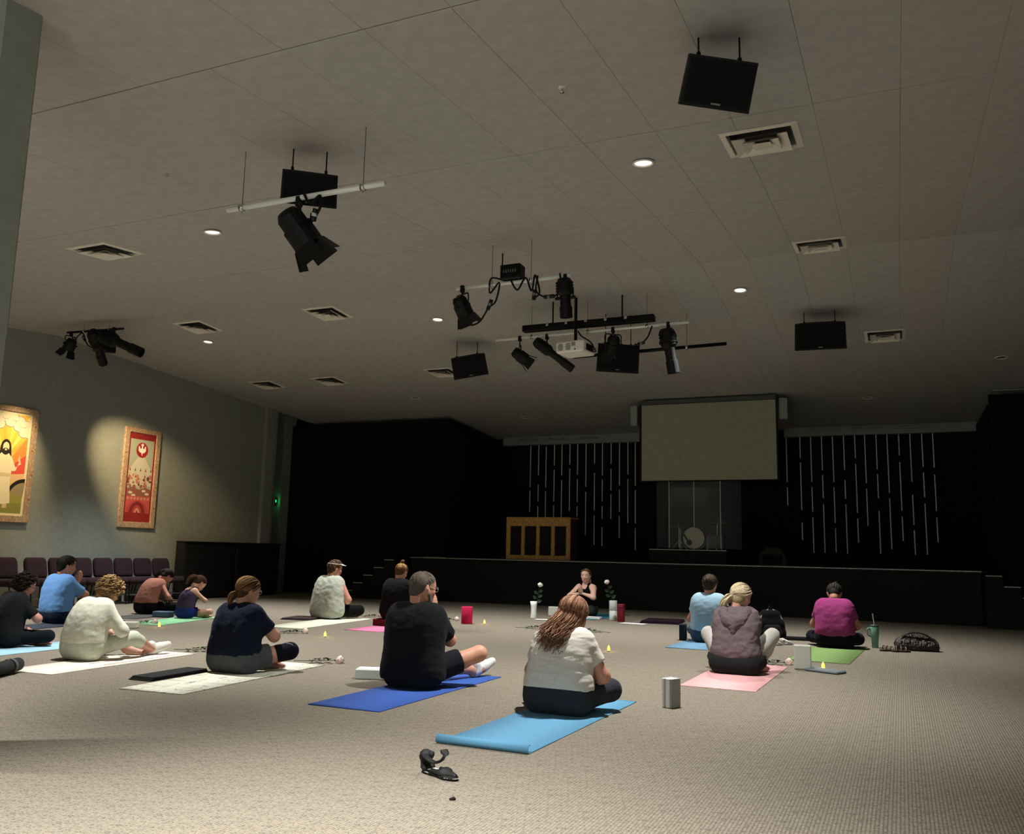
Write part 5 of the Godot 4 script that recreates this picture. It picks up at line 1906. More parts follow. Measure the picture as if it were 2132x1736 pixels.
	part(vase, "body", lathe_mesh([Vector2(0, .002), Vector2(.055, .002), Vector2(.058, .012), Vector2(.047, .12), Vector2(.052, .22), Vector2(.068, .30), Vector2(.064, .30), Vector2(.048, .22), Vector2(.042, .12), Vector2(0, .1)], 24), mat("porcelain", Color(.86, .88, .85), .25))
	var can := thing("canister", "white two-tier canister holding a white rose, right of the teacher", "canister", V(-4.71, 0, -15.3))
	part(can, "lower_tier", lathe_mesh([Vector2(0, .002), Vector2(.066, .002), Vector2(.068, .008), Vector2(.068, .165), Vector2(.060, .172), Vector2(0, .172)], 24), mat("canister white", Color(.78, .82, .78), .4))
	part(can, "upper_tier", lathe_mesh([Vector2(.060, .168), Vector2(.070, .180), Vector2(.070, .34), Vector2(.066, .345), Vector2(.06, .34), Vector2(0, .30)], 24), mat("canister grey", Color(.74, .77, .74), .4))
	var mc := thing("canister", "maroon canister beside the white one, right of the teacher", "canister", V(-4.5, 0, -15.08))
	part(mc, "body", lathe_mesh([Vector2(0, .002), Vector2(.064, .002), Vector2(.068, .01), Vector2(.066, .28), Vector2(.070, .30), Vector2(.064, .30), Vector2(.06, .26), Vector2(0, .25)], 24), mat("maroon", Color(.42, .07, .12), .45))
	part(mc, "lid_band", lathe_mesh([Vector2(.0675, .24), Vector2(.071, .245), Vector2(.071, .26), Vector2(.067, .265)], 24), mat("maroon dark", Color(.32, .05, .09), .45))
	# tumbler with straw
	var tb := thing("tumbler", "sage green handled tumbler with a straw, right of the magenta tee", "tumbler", V(-.37, 0, -12.9), .3)
	var sage := mat("sage", Color(.42, .58, .48), .4)
	part(tb, "cup", lathe_mesh([Vector2(0, .002), Vector2(.038, .002), Vector2(.041, .01), Vector2(.044, .12), Vector2(.052, .15), Vector2(.056, .27), Vector2(.053, .275), Vector2(0, .275)], 24), sage)
	part(tb, "lid", lathe_mesh([Vector2(.055, .272), Vector2(.058, .278), Vector2(.056, .296), Vector2(.03, .30), Vector2(0, .30)], 24), mat("lid dark", Color(.2, .27, .24), .4))
	st = begin()
	cable(st, [V(-.053, .25, 0), V(-.085, .245, 0), V(-.09, .17, 0), V(-.05, .145, 0)], .011, 14)
	part(tb, "handle", done(st), sage)
	part(tb, "straw", rod_mesh(V(.0, .29, 0), V(-.02, .44, .01), .006, 8), mat("straw pale", Color(.86, .84, .78), .4))
	# backpack, shoes, bag, sandals
	var bp := thing("backpack", "black backpack with pale piping standing behind the blonde in the hoodie", "backpack", V(-1.72, 0, -13.05), .35)
	part(bp, "body", solid_mesh(blob([[V(-.10, .10, 0), V(.10, .10, 0), .11, .11], [V(-.09, .22, -.01), V(.09, .22, -.01), .105, .105], [V(-.06, .34, -.03), V(.06, .34, -.03), .09, .09]], .018, 60.0, [[V(0, .003, 0), V(0, -1, 0)]])), cloth("pack black", Color(.05, .052, .055), .3))
	part(bp, "front_pocket", solid_mesh(blob([[V(-.08, .10, .09), V(.08, .10, .09), .055, .055], [V(-.07, .18, .08), V(.07, .18, .08), .05, .05]], .018, 60.0, [[V(0, .003, 0), V(0, -1, 0)]])), cloth("pack grey", Color(.10, .105, .11), .3))
	for e in [-1, 1]:
		st = begin()
		cable(st, [V(e * .155, .03, .07), V(e * .165, .2, .05), V(e * .12, .36, .02), V(e * .03, .43, 0)], .008, 14)
		part(bp, "piping", done(st), mat("piping pale", Color(.6, .61, .6), .6))
		st = begin()
		tube(st, smooth_path([V(e * .07, .40, -.09), V(e * .11, .28, -.17), V(e * .13, .05, -.12)], 10), PackedFloat32Array([.02, .022, .024, .024, .024, .022, .02, .018, .016, .014]), 6, .35)
		part(bp, "strap", done(st), mats["pack black"] if mats.has("pack black") else null)
	st = begin()
	cable(st, [V(-.03, .42, -.04), V(0, .47, -.05), V(.03, .42, -.04)], .008, 10)
	part(bp, "grab_loop", done(st), mat("black metal", Color(.03, .03, .03)))
	var shoe := make_sneaker()
	shoe.position = V(-1.62, 0, -12.35)
	shoe.rotation.y = -.9
	copy_of(shoe, "white sneaker at the back of the pair, touching the backpack", V(-1.52, 0, -12.55), -1.0, "pair of white sneakers by the backpack")
	var bag := thing("leather_bag", "slouchy dark brown patterned bag lying on the carpet at the far side", "bag", V(.13, 0, -12.85), .1)
	var bag_m := mat("bag brown", Color(.20, .14, .11), .5, 0.0, "folds", .1, 1.2, "rough_tone")
	part(bag, "body", solid_mesh(blob([[V(-.18, .07, 0), V(.18, .07, 0), .09, .08], [V(-.10, .13, -.02), V(.12, .12, -.02), .085, .07], [V(-.2, .05, .06), V(.2, .05, .06), .06, .06]], .014, 55.0, [[V(0, .003, 0), V(0, -1, 0)]], Vector4(16, 30, 16, .016), 9)), bag_m)
	st = begin()
	cable(st, [V(-.2, .12, .05), V(-.1, .22, .06), V(.1, .21, .06), V(.24, .08, .07)], .012, 18)
	part(bag, "handle", done(st), mat("bag strap", Color(.13, .09, .07), .5))
	st = begin()
	cable(st, [V(-.16, .16, 0), V(0, .19, .02), V(.2, .14, .02)], .006, 12)
	part(bag, "zip", done(st), mat("zip", Color(.5, .45, .38), .4, .6))
	for k in 2:
		var o := thing("sandal", ["brown strappy sandal in front of the slouchy bag", "second brown strappy sandal, farther from the slouchy bag"][k], "sandal", V(-.06 - k * .15, 0, -12.5 - k * .03), -1.2 + k * .3, "pair of brown sandals by the bag")
		part(o, "sole", solid_mesh(blob([[V(0, .012, -.09), V(0, .012, -.04), .034, .038], [V(0, .012, -.04), V(0, .012, .09), .038, .030]], .008, 150.0, [[V(0, .002, 0), V(0, -1, 0)], [V(0, .024, 0), V(0, 1, 0)]])), mat("sole brown", Color(.24, .17, .13), .7))
		for j in 3:
			st = begin()
			cable(st, [V(-.038, .02, -.07 + j * .06), V(-.02, .055 + j * .006, -.065 + j * .06), V(.02, .055 + j * .006, -.06 + j * .06), V(.038, .02, -.055 + j * .06)], .008, 10)
			part(o, "strap", done(st), mat("strap tan", Color(.45, .36, .30), .6))
	foreground_shoe()
	# flameless candles
	var candle := thing("tealight", "candle", "candle", V(-9.5, 0, -9.55), 0.0, "yellow flameless tea lights on the carpet")
	part(candle, "cup", lathe_mesh([Vector2(0, .001), Vector2(.019, .001), Vector2(.021, .018), Vector2(.017, .019), Vector2(.016, .014), Vector2(0, .013)], 18), mat("tea light cup", Color(.90, .88, .70), .5))
	var fm := mat("flame bulb", Color(1, .92, .45), .4)
	fm.emission_enabled = true
	fm.emission = Color(1.0, .90, .36)
	fm.emission_energy_multiplier = 1.1
	part(candle, "flame_bulb", lathe_mesh([Vector2(.008, .012), Vector2(.017, .026), Vector2(.018, .040), Vector2(.012, .058), Vector2(.004, .074), Vector2(0, .078)], 14), fm)
	var cl := OmniLight3D.new()
	cl.name = "flame_light"
	cl.position = V(0, .045, 0)
	cl.light_color = Color(1, .8, .3)
	cl.light_energy = .012
	cl.light_size = .012
	cl.omni_range = 30
	cl.omni_attenuation = 2.0
	cl.shadow_enabled = true
	candle.add_child(cl)
	candle.set_meta("label", "yellow flameless tea light beside the mint mat and pale block")
	for c in [["yellow flameless tea light between the sitter in navy and the off-white mat", V(-6.89, 0, -9.78)], ["yellow flameless tea light right of the hot pink foam roller", V(-6.14, 0, -13.02)], ["yellow flameless tea light right of the red-haired sitter's shoulder", V(-3.23, 0, -10.32)], ["yellow flameless tea light standing behind the slate block at the lime mat", V(-.80, 0, -10.02)]]:
		copy_of(candle, c[0], c[1], 0.0)
	# roses
	var rose := make_rose(Color(.90, .80, .76))
	var n := 0
	for r in [["cut pale rose lying at the far end of the cream mat", V(-7.1, .012, -7.66), -1.25], ["cut pale rose lying on the carpet near the off-white mat's corner", V(-7.62, .012, -9.95), -1.1], ["cut pink rose with dark leaves lying across the marbled mat's far end", V(-5.42, .016, -7.56), -1.15], ["cut rose lying between the pale grey tank top and the topknot", V(-8.42, .012, -13.15), -1.2], ["cut rose lying left of the hot pink foam roller", V(-7.05, .012, -13.3), -1.2],
		["cut rose with a dark bud lying left of the red-haired sitter", V(-5.25, .012, -12.75), -1.35], ["cut rose with a long stem lying right of the red-haired sitter's head", V(-4.18, .012, -12.75), 1.5], ["cut rose lying between the salmon mat and the standing block", V(-1.40, .012, -10.16), -1.3], ["cut pale rose lying at the near end of the mint mat", V(-10.2, .012, -9.85), -1.2]]:
		var o := rose
		if n > 0:
			o = copy_of(rose, r[0], r[1], r[2], "cut roses lying on the carpet")
		else:
			o.position = r[1]
			o.rotation.y = r[2]
			o.set_meta("label", r[0])
		n += 1
	# roses that stand in the vase and the canister
	for v in [["white rose on a leaning stem in the slim white vase", V(-5.99, .12, -14.75), V(.10, .50, -.05)], ["white rose on a leaning stem in the two-tier canister", V(-4.72, .31, -15.3), V(-.10, .36, .02)]]:
		var o := copy_of(rose, v[0], v[1], 0.0, "white roses standing in vases")
		var d: Vector3 = v[2]
		o.basis = Basis(along(d).x, along(d).y, along(d).z) * Basis(Vector3.RIGHT, PI / 2)
		o.position = v[1] + d.normalized() * (.24 if v[1].y < .2 else .13)
		for ch in o.get_children():
			if String(ch.name).begins_with("bloom"):
				ch.material_override = mat("rose white", Color(.92, .90, .86), .6)
	# a crumb of dark litter near the shoe
	var crumb := thing("leaf_scrap", "tiny dark curled scrap on the carpet near the black shoe", "scrap", V(-1.93, 0, -3.80), .5)
	part(crumb, "scrap", solid_mesh(blob([[V(-.012, .006, 0), V(.004, .010, .004), .005, .006], [V(.004, .010, .004), V(.014, .004, -.004), .006, .003]], .003, 400.0)), mat("scrap dark", Color(.12, .10, .08), .8))


func folded(called: String, label: String, at: Vector3, size: Vector3, turn: float, c: Color) -> void:
	var o := thing(called, label, called.get_slice("_", 1), at, turn)
	var m := cloth("%s %s" % [called, c.to_html(false)], c, .4)
	var layers := 3
	var t := size.y / layers
	var fold := ["bottom_layer", "middle_layer", "top_layer"]
	for i in layers:
		var s := 1.0 - i * .03
		var b := []
		for k in 7:
			var z := lerpf(-size.z * .5, size.z * .5, k / 6.0) * s
			b.append([V(-size.x * .5 * s + t * .5, t * (i + .5) + .002 * sin(k * 2.1 + i), z), V(size.x * .5 * s - t * .5, t * (i + .5) + .002 * cos(k * 1.7 + i), z), t * .52, t * .52])
		var st := begin()
		bx(st, V(.004 * i, t * (i + .5), 0), V(size.x * s, t * .96, size.z * s), t * .42)
		part(o, fold[i], done(st), m)


func laminated_block() -> void:
	var o := thing("yoga_block", "grey layered yoga block standing on end right of the light blue mat", "yoga block", V(-1.645, .001, -6.84), -.42)
	for i in 5:
		var k: float = [.92, .66, .92, .90, .62][i]
		part(o, "layer", box(V(.0175, .212, .115), .002, V((i - 2) * .018, .106, 0)), mat("foam layer %d" % i, Color(k, k, k * .97), .85, 0.0, "", .4, 0.0, "blotch"))


func block(label: String, at: Vector3, size: Vector3, turn: float, m: Material) -> void:
	var o := thing("yoga_block", label, "yoga block", at + V(0, .001, 0), turn)
	var st := begin()
	bx(st, V(0, size.y * .5, 0), size, .010)
	part(o, "foam", done(st), m)


func make_sneaker() -> Node3D:
	var o := thing("sneaker", "white sneaker at the front of the pair beside the backpack", "shoe", Vector3.ZERO, 0.0, "pair of white sneakers by the backpack")
	var up := blob([[V(0, .045, .08), V(0, .05, .02), .042, .040], [V(0, .05, .02), V(0, .035, -.09), .040, .034], [V(0, .035, -.09), V(0, .03, -.14), .034, .026], [V(0, .08, .09), V(0, .085, .06), .036, .036]], .009, 110.0, [[V(0, .02, 0), V(0, -1, 0)], [V(0, .105, .08), V(0, .95, -.3)]])
	part(o, "upper", solid_mesh(up), mat("shoe white", Color(.86, .86, .83), .6, 0.0, "fine", .04, .15))
	var so := blob([[V(0, .014, .085), V(0, .014, -.03), .040, .043], [V(0, .014, -.03), V(0, .018, -.135), .043, .030]], .009, 140.0, [[V(0, .002, 0), V(0, -1, 0)], [V(0, .028, 0), V(0, 1, 0)]])
	part(o, "sole", solid_mesh(so), mat("sole white", Color(.80, .80, .78), .5))
	for e in [-1, 1]:
		part(o, "side_stripe", box(V(.004, .012, .07), .002, V(e * .0405, .05, .0), Basis(Vector3.RIGHT, .3)), mat("stripe black", Color(.05, .05, .05), .5))
	for i in 4:
		var st := begin()
		cable(st, [V(-.022, .076 - i * .008, -.01 - i * .02), V(0, .088 - i * .009, -.012 - i * .02), V(.022, .076 - i * .008, -.014 - i * .02)], .004, 8)
		part(o, "lace", done(st), mat("lace white", Color(.9, .9, .88), .7))
	return o


func foreground_shoe() -> void:
	var o := thing("slip_shoe", "black slip-on shoe with an upright heel strap on the near carpet", "shoe", V(-2.20, 0, -4.16), -1.95)
	var leather := mat("shoe black", Color(.055, .058, .062), .42, 0.0, "fine", .05, .15)
	var sole := blob([[V(0, .014, .085), V(0, .014, .02), .030, .030], [V(0, .014, .02), V(0, .014, -.08), .032, .038], [V(0, .014, -.08), V(0, .016, -.12), .038, .026]], .007, 160.0, [[V(0, .002, 0), V(0, -1, 0)], [V(0, .022, 0), V(0, 1, 0)]])
	part(o, "sole", solid_mesh(sole), mat("sole dark", Color(.03, .03, .032), .7))
	var side := blob([[V(0, .018, .085), V(0, .018, -.08), .031, .038], [V(0, .018, -.08), V(0, .018, -.12), .038, .025]], .006, 180.0, [[V(0, .009, 0), V(0, -1, 0)], [V(0, .015, 0), V(0, 1, 0)]])
	part(o, "welt", solid_mesh(side), mat("welt pale", Color(.72, .72, .70), .5), Transform3D(Basis.from_scale(V(1.04, 1, 1.03)), Vector3.ZERO))
	var toe := blob([[V(-.012, .022, -.05), V(.012, .022, -.05), .024, .024], [V(0, .020, -.06), V(0, .018, -.125), .030, .018], [V(-.03, .03, .02), V(-.026, .022, -.06), .010, .014], [V(.03, .03, .02), V(.026, .022, -.06), .010, .014]], .006, 140.0, [[V(0, .02, 0), V(0, -1, 0)], [V(0, .035, .02), V(0, .25, 1).normalized()]])
	part(o, "toe_cap", solid_mesh(toe), leather)
	var heel := blob([[V(-.022, .03, .075), V(0, .035, .10), .018, .018], [V(.022, .03, .075), V(0, .035, .10), .018, .018], [V(0, .035, .10), V(0, .085, .105), .020, .026], [V(-.02, .085, .09), V(.02, .085, .10), .022, .020]], .006, 140.0, [[V(0, .018, 0), V(0, -1, 0)]], Vector4(40, 40, 40, .005), 2)
	part(o, "heel_cup", solid_mesh(heel), leather)
	var st := begin()
	var p := smooth_path([V(.02, .09, .095), V(.035, .085, .05), V(.03, .07, .0), V(.02, .085, -.045), V(.012, .115, -.062), V(.006, .135, -.048)], 22)
	var rr := PackedFloat32Array()
	for i in 22:
		rr.append(.020 if i < 16 else .022)
	tube(st, p, rr, 8, .35)
	part(o, "heel_strap", done(st), leather)
	st = begin()
	bx(st, V(0, .026, .0), V(.05, .004, .11), .001)
	part(o, "insole", done(st), mats["welt pale"])


func make_rose(petal_color: Color) -> Node3D:
	# lies along -z: the bloom at the far end
	var o := thing("rose", "rose", "rose", Vector3.ZERO, 0.0, "cut roses lying on the carpet")
	var green := mat("rose green", Color(.16, .24, .13), .6)
	var st := begin()
	cable(st, [V(0, 0, .22), V(.012, .004, .05), V(-.006, .008, -.12), V(0, .012, -.20)], .0035, 14)
	part(o, "stem", done(st), green)
	st = begin()
	for ring in [[.014, 3, .072, 0.0], [.026, 4, .080, .4], [.038, 5, .078, .9], [.046, 5, .062, 1.2]]:
		var r0: float = ring[0]
		var n: int = ring[1]
		for i in n:
			var a0 := TAU * i / n + float(ring[3])
			st.set_smooth_group(0)
			var g := func(u: float, v: float) -> Vector3:
				var a := a0 + (u - .5) * TAU / n * 1.35
				var flare := 1.0 + (.12 * v * v if r0 > .045 else -.1 * v)
				var rad := r0 * (0.30 + .70 * sin(v * 2.25)) * flare
				var y := v * float(ring[2]) * (1.0 - .25 * pow(absf(u - .5) * 2.0, 2.0))
				return V(cos(a) * rad, sin(a) * rad + .012, -.20 - y)
			for iu in 4:
				for iv in 4:
					var q := [g.call(iu / 4.0, iv / 4.0), g.call((iu + 1) / 4.0, iv / 4.0), g.call((iu + 1) / 4.0, (iv + 1) / 4.0), g.call(iu / 4.0, (iv + 1) / 4.0)]
					quad(st, q[0], q[1], q[2], q[3], q[0] - V(0, .012, -.22))
	part(o, "bloom", done(st), mat("rose petal", petal_color, .6, 0.0, "", .05, 0.0, "blotch"))
	part(o, "calyx", lathe_mesh([Vector2(.004, -.012), Vector2(.012, 0), Vector2(.008, .012)], 10, Transform3D(Basis(Vector3.RIGHT, -PI / 2), V(0, .012, -.195))), green)
	for i in 5:
		var e := 1 if i % 2 == 0 else -1
		var z := -.12 + i * .045
		st = begin()
		st.set_smooth_group(0)
		var dir := V(e * .8, .55 - .1 * i, -.35).normalized()
		var sd := V(.3, .1, e * .9).normalized() * .036
		var bp := V(0, .008, z)
		for s in 6:
			var f0 := s / 6.0
			var f1 := (s + 1) / 6.0
			var w0 := sin(f0 * PI) * (1.0 - .3 * f0)
			var w1 := sin(f1 * PI) * (1.0 - .3 * f1)
			var up := V(0, .012, 0)
			var p0 := bp + dir * .105 * f0 - V(0, .03 * f0 * f0, 0)
			var p1 := bp + dir * .105 * f1 - V(0, .03 * f1 * f1, 0)
			for k in [-1, 1]:
				quad(st, p0, p1, p1 + sd * w1 * k + up * w1, p0 + sd * w0 * k + up * w0, V(0, 1, 0))
		part(o, "leaf", done(st), mat("rose leaf", Color(.10, .17, .09), .5))
	return o


func people() -> void:
	var Y := .007
	# nearest sitter: long red hair, beige tee, black leggings
	var o := person("person with long wavy red hair, beige tee and black leggings, nearest the camera", V(-2.29, Y, -6.12), -.06, {"s": .985, "cell": .013, "shirt_cell": .0095, "fb": 1.28, "fm": 1.18, "ft": 1.08, "lean": .42, "side": .05, "hp": .14, "hr": -.16, "hy": -.10, "arm_fat": 1.2, "leg_fat": 1.22,
		"top": Color(.85, .815, .775), "top_name": "tee_shirt", "sleeve": .62, "hem": .155, "hem_slope": .25, "folds": Vector4(6, 24, 6, .007), "pants": Color(.19, .20, .22), "skin": Color(.78, .57, .48),
		"hair": Color(.42, .28, .21), "hair_light": Color(.70, .53, .41), "style": "long", "locks": 520, "drop": [.14, .30], "sweep": V(-.06, .0, .17), "ar": V(-.10, .052, -.30), "kr_at": V(.275, .145, -.34), "al": V(.02, .052, -.26), "tl": V(.02, -.02, -.10), "kl": V(-1, .2, -.4)})
	# man in black
	o = person("man with cropped greying hair, glasses, black tee and black shorts on the royal blue mat", V(-3.77, Y, -6.62), .0, {"s": 1.11, "side": -.10, "cell": .013, "shirt_cell": .011, "fb": 1.08, "fm": 1.10, "ft": 1.10, "lean": .14, "hp": .06, "hy": -.45, "arm_fat": 1.12, "head": .98,
		"top": Color(.10, .105, .11), "top_name": "tee_shirt", "sleeve": .78, "loose": .012, "hem": .06, "folds": Vector4(8, 14, 8, .005), "pants": Color(.11, .115, .14), "pants_name": "shorts", "legs": .62, "skin": Color(.80, .58, .48),
		"arms": "pray", "pray_y": .09, "er": V(.9, -1.0, .0), "el": V(-.9, -1.0, .0), "style": "buzz", "hair": Color(.42, .37, .33), "hair_light": Color(.66, .62, .57), "glasses": true, "beard": true, "ar": V(.03, .055, -.28), "kr_at": V(.385, .24, -.34), "al": V(.16, .055, -.78), "kl": V(-.5, .6, 0), "tl": V(.05, .05, -.15)})
	for f in [o.get_meta("ankles")[0]]:
		sock_shoe(o, f[0], f[1] - f[0], Color(.86, .86, .85), "white_sock")
	# navy tee
	o = person("person with a low blonde ponytail, navy tee, grey shorts and a navy knee sleeve", V(-5.60, Y, -6.55), -.02, {"s": 1.0, "cell": .014, "shirt_cell": .012, "fb": 1.30, "fm": 1.22, "ft": 1.12, "lean": .24, "hp": .05, "hy": -.35, "arm_fat": 1.25, "leg_fat": 1.15,
		"top": Color(.085, .105, .17), "top_name": "tee_shirt", "sleeve": .70, "hem": .15, "folds": Vector4(9, 13, 9, .007), "pants": Color(.29, .31, .32), "pants_name": "shorts", "legs": .55, "skin": Color(.76, .57, .48), "arms": "lap", "wr": V(.05, .36, -.30), "er": V(1, -.6, -.1),
		"style": "pulled", "hair": Color(.33, .22, .13), "hair_light": Color(.66, .52, .33), "gather": V(-.02, -.03, .10), "bun": [[V(-.02, -.03, .10), V(-.04, -.08, .12), .026, .030]], "tail": [V(-.02, -.03, .10), V(-.03, -.05, .135), V(-.05, -.10, .13), V(-.05, -.15, .11)], "glasses": true, "ar": V(-.02, .05, -.34), "kr": V(1, .32, -.35)})
	knee_sleeve(o, V(.36, .26, -.30))
	# curly hair, all in white
	o = person("person with short curly blonde hair in a white long-sleeved top and pale patterned trousers", V(-7.40, Y, -6.46), -.10, {"s": .99, "cell": .015, "shirt_cell": .012, "fb": 1.22, "fm": 1.22, "ft": 1.06, "lean": .50, "hp": .30, "hy": -.2, "arm_fat": 1.15, "leg_fat": 1.05,
		"top": Color(.83, .83, .76), "top_name": "long_sleeved_top", "sleeve": 1.42, "hem": .12, "folds": Vector4(9, 16, 9, .004), "pants": Color(.74, .76, .68), "pants_name": "patterned_trousers", "legs": 1.55, "skin": Color(.74, .55, .46),
		"wr": V(.16, .22, -.40), "wl": V(-.12, .22, -.42), "er": V(.9, -.6, .2), "style": "curly", "locks": 170, "hair": Color(.50, .38, .24), "hair_light": Color(.80, .68, .48), "ar": V(.16, .05, -.72), "kr": V(.6, .6, .0), "tr": V(.05, .04, -.12), "al": V(.0, .05, -.55), "kl": V(-.6, .5, 0)})
	for f in [o.get_meta("ankles")[1]]:
		sock_shoe(o, f[0], f[1] - f[0], Color(.86, .85, .82), "white_sock")
	# dark-haired sitter at the left edge
	o = person("person with dark curly hair and black tee at the near left edge of the group", V(-8.98, Y, -6.80), -.25, {"s": .94, "cell": .016, "fb": 1.15, "fm": 1.15, "ft": 1.05, "lean": .34, "hp": .20, "hy": -.35, "arm_fat": 1.1,
		"top": Color(.09, .095, .10), "top_name": "tee_shirt", "sleeve": .8, "loose": .01, "hem": .06, "pants": Color(.08, .09, .10), "skin": Color(.72, .50, .44), "wr": V(.04, .36, -.28), "er": V(1, -.5, -.2), "style": "curly", "hair": Color(.11, .07, .06), "hair_light": Color(.25, .15, .12), "glasses": true, "frame": Color(.06, .05, .05)})
	shirt_print(o)
	# man in blue
	o = person("man with short dark hair and a sky blue tee, hands raised in prayer", V(-11.08, Y, -9.15), -.15, {"s": 1.10, "cell": .018, "fb": 1.05, "fm": 1.12, "ft": 1.14, "lean": .18, "hp": .02, "hy": -.25, "arm_fat": 1.15, "top": Color(.40, .58, .80), "top_name": "tee_shirt", "sleeve": .8, "loose": .012, "hem": .10, "folds": Vector4(9, 12, 9, .008), "pants": Color(.09, .14, .22), "pants_name": "jeans",
		"skin": Color(.78, .55, .46), "arms": "pray", "pray_y": .08, "style": "short", "hair": Color(.10, .075, .06), "hair_light": Color(.2, .15, .12), "lock_length": .035})
	# terracotta top
	o = person("bowed person in a terracotta tank top and black leggings before the plum chairs", V(-11.58, Y, -11.3), -.25, {"s": 1.0, "cell": .018, "fb": 1.12, "fm": 1.05, "ft": 1.0, "lean": .72, "hp": .55, "top": Color(.62, .42, .36), "top_name": "tank_top", "sleeve": 0.0, "hem": .13, "pants": Color(.06, .065, .07), "skin": Color(.66, .44, .36), "wr": V(.16, .24, -.34),
		"style": "pulled", "hair": Color(.10, .08, .07), "hair_light": Color(.2, .15, .12), "gather": V(0, .08, .09), "bun": [[V(0, .03, .10), V(-.02, .0, .11), .04, .035]], "tail": [V(0, .0, .12), V(-.03, -.06, .12), V(-.05, -.14, .09)]})
	# girl
	o = person("girl with a brown ponytail, purple racer top and blue shorts on the mint mat", V(-10.42, Y, -10.98), -.3, {"s": .83, "cell": .016, "fb": .86, "fm": .82, "ft": .84, "lean": .52, "hp": .55, "hy": .1, "arm_fat": .85, "leg_fat": .82, "head": 1.12, "top": Color(.26, .21, .29), "top_name": "racer_top", "sleeve": 0.0, "hem": .175, "scoop": .07, "pants": Color(.12, .18, .42), "pants_name": "shorts", "legs": .42,
		"skin": Color(.82, .62, .53), "wr": V(.10, .40, -.26), "wl": V(-.10, .40, -.26), "er": V(.9, -.6, -.3), "el": V(-.9, -.6, -.3), "style": "pulled", "hair": Color(.28, .18, .13), "hair_light": Color(.45, .31, .22), "gather": V(0, .04, .10), "tail": [V(0, .04, .10), V(-.02, .03, .15), V(-.05, -.06, .18), V(-.06, -.16, .14)], "tail_width": .03})
	var band := begin()
	var wst := blob([[V(-.065, .135, 0), V(.065, .135, 0), .100, .100]], .014, 70.0, [[V(0, .165, 0), V(0, 1, 0)], [V(0, .11, 0), V(0, -1, 0)]])
	put(band, wst)
	part(o, "waistband", done(band), cloth("waistband lime", Color(.72, .78, .48), .2))
	# pale grey tank, visor
	o = person("person with short streaked hair, a sun visor and a loose pale grey tank top", V(-8.69, Y, -12.35), -.12, {"s": 1.11, "cell": .018, "fb": 1.28, "fm": 1.26, "ft": 1.10, "lean": .22, "hp": .05, "hy": -.35, "arm_fat": 1.35, "leg_fat": 1.15, "top": Color(.70, .71, .66), "top_name": "tank_top", "sleeve": 0.0, "loose": .014, "hem": .03, "hem_slope": -.2, "folds": Vector4(10, 14, 10, .010), "pants": Color(.06, .065, .07),
		"skin": Color(.82, .58, .50), "style": "short", "hair": Color(.30, .21, .14), "hair_light": Color(.72, .60, .45), "lock_length": .05})
	visor(o)
	# topknot, black tee
	o = person("person with a blonde topknot and black tee, half hidden behind the man in black", V(-7.08, Y + .101, -11.8), -.05, {"s": .98, "cell": .018, "fb": 1.08, "fm": 1.06, "ft": 1.04, "lean": .26, "hp": .25, "top": Color(.09, .095, .10), "top_name": "tee_shirt", "sleeve": .75, "hem": .08, "pants": Color(.20, .03, .06),
		"skin": Color(.80, .60, .50), "style": "pulled", "hair": Color(.42, .29, .17), "hair_light": Color(.74, .58, .38), "gather": V(0, .13, .04), "bun": [[V(0, .135, .04), V(.01, .16, .045), .038, .034]]})
	# teacher
	o = person("teacher in a black tank top facing the group, palms together at her chest", V(-5.45, Y, -15.98), PI - .12, {"s": 1.0, "cell": .016, "fb": 1.02, "fm": .95, "ft": 1.0, "lean": .02, "hp": -.06, "hy": .22, "arm_fat": 1.12, "top": Color(.045, .048, .055), "top_name": "tank_top", "sleeve": 0.0, "hem": .10, "scoop": .035, "pants": Color(.15, .17, .17), "legs": 1.7, "skin": Color(.93, .76, .67), "arms": "pray", "pray_y": .0,
		"er": V(1, -.35, -.05), "el": V(-1, -.35, -.05), "style": "pulled", "hair": Color(.42, .30, .18), "hair_light": Color(.76, .62, .42), "gather": V(0, .0, .10), "tail": [V(0, .0, .10), V(-.03, -.02, .13), V(-.06, -.1, .10), V(-.07, -.16, .07)], "beard": false})
	# light blue tee
	o = person("person with short brown hair and a light blue tee, half behind the blonde", V(-2.42, Y, -12.2), -.02, {"s": 1.04, "cell": .018, "fb": 1.02, "fm": 1.0, "ft": 1.02, "lean": .16, "hp": .06, "hy": -.1, "top": Color(.60, .72, .79), "top_name": "tee_shirt", "sleeve": .55, "loose": .008, "hem": .11, "pants": Color(.22, .30, .37), "pants_name": "jeans", "skin": Color(.78, .54, .45), "style": "short", "hair": Color(.26, .20, .15), "hair_light": Color(.42, .35, .27), "lock_length": .04})
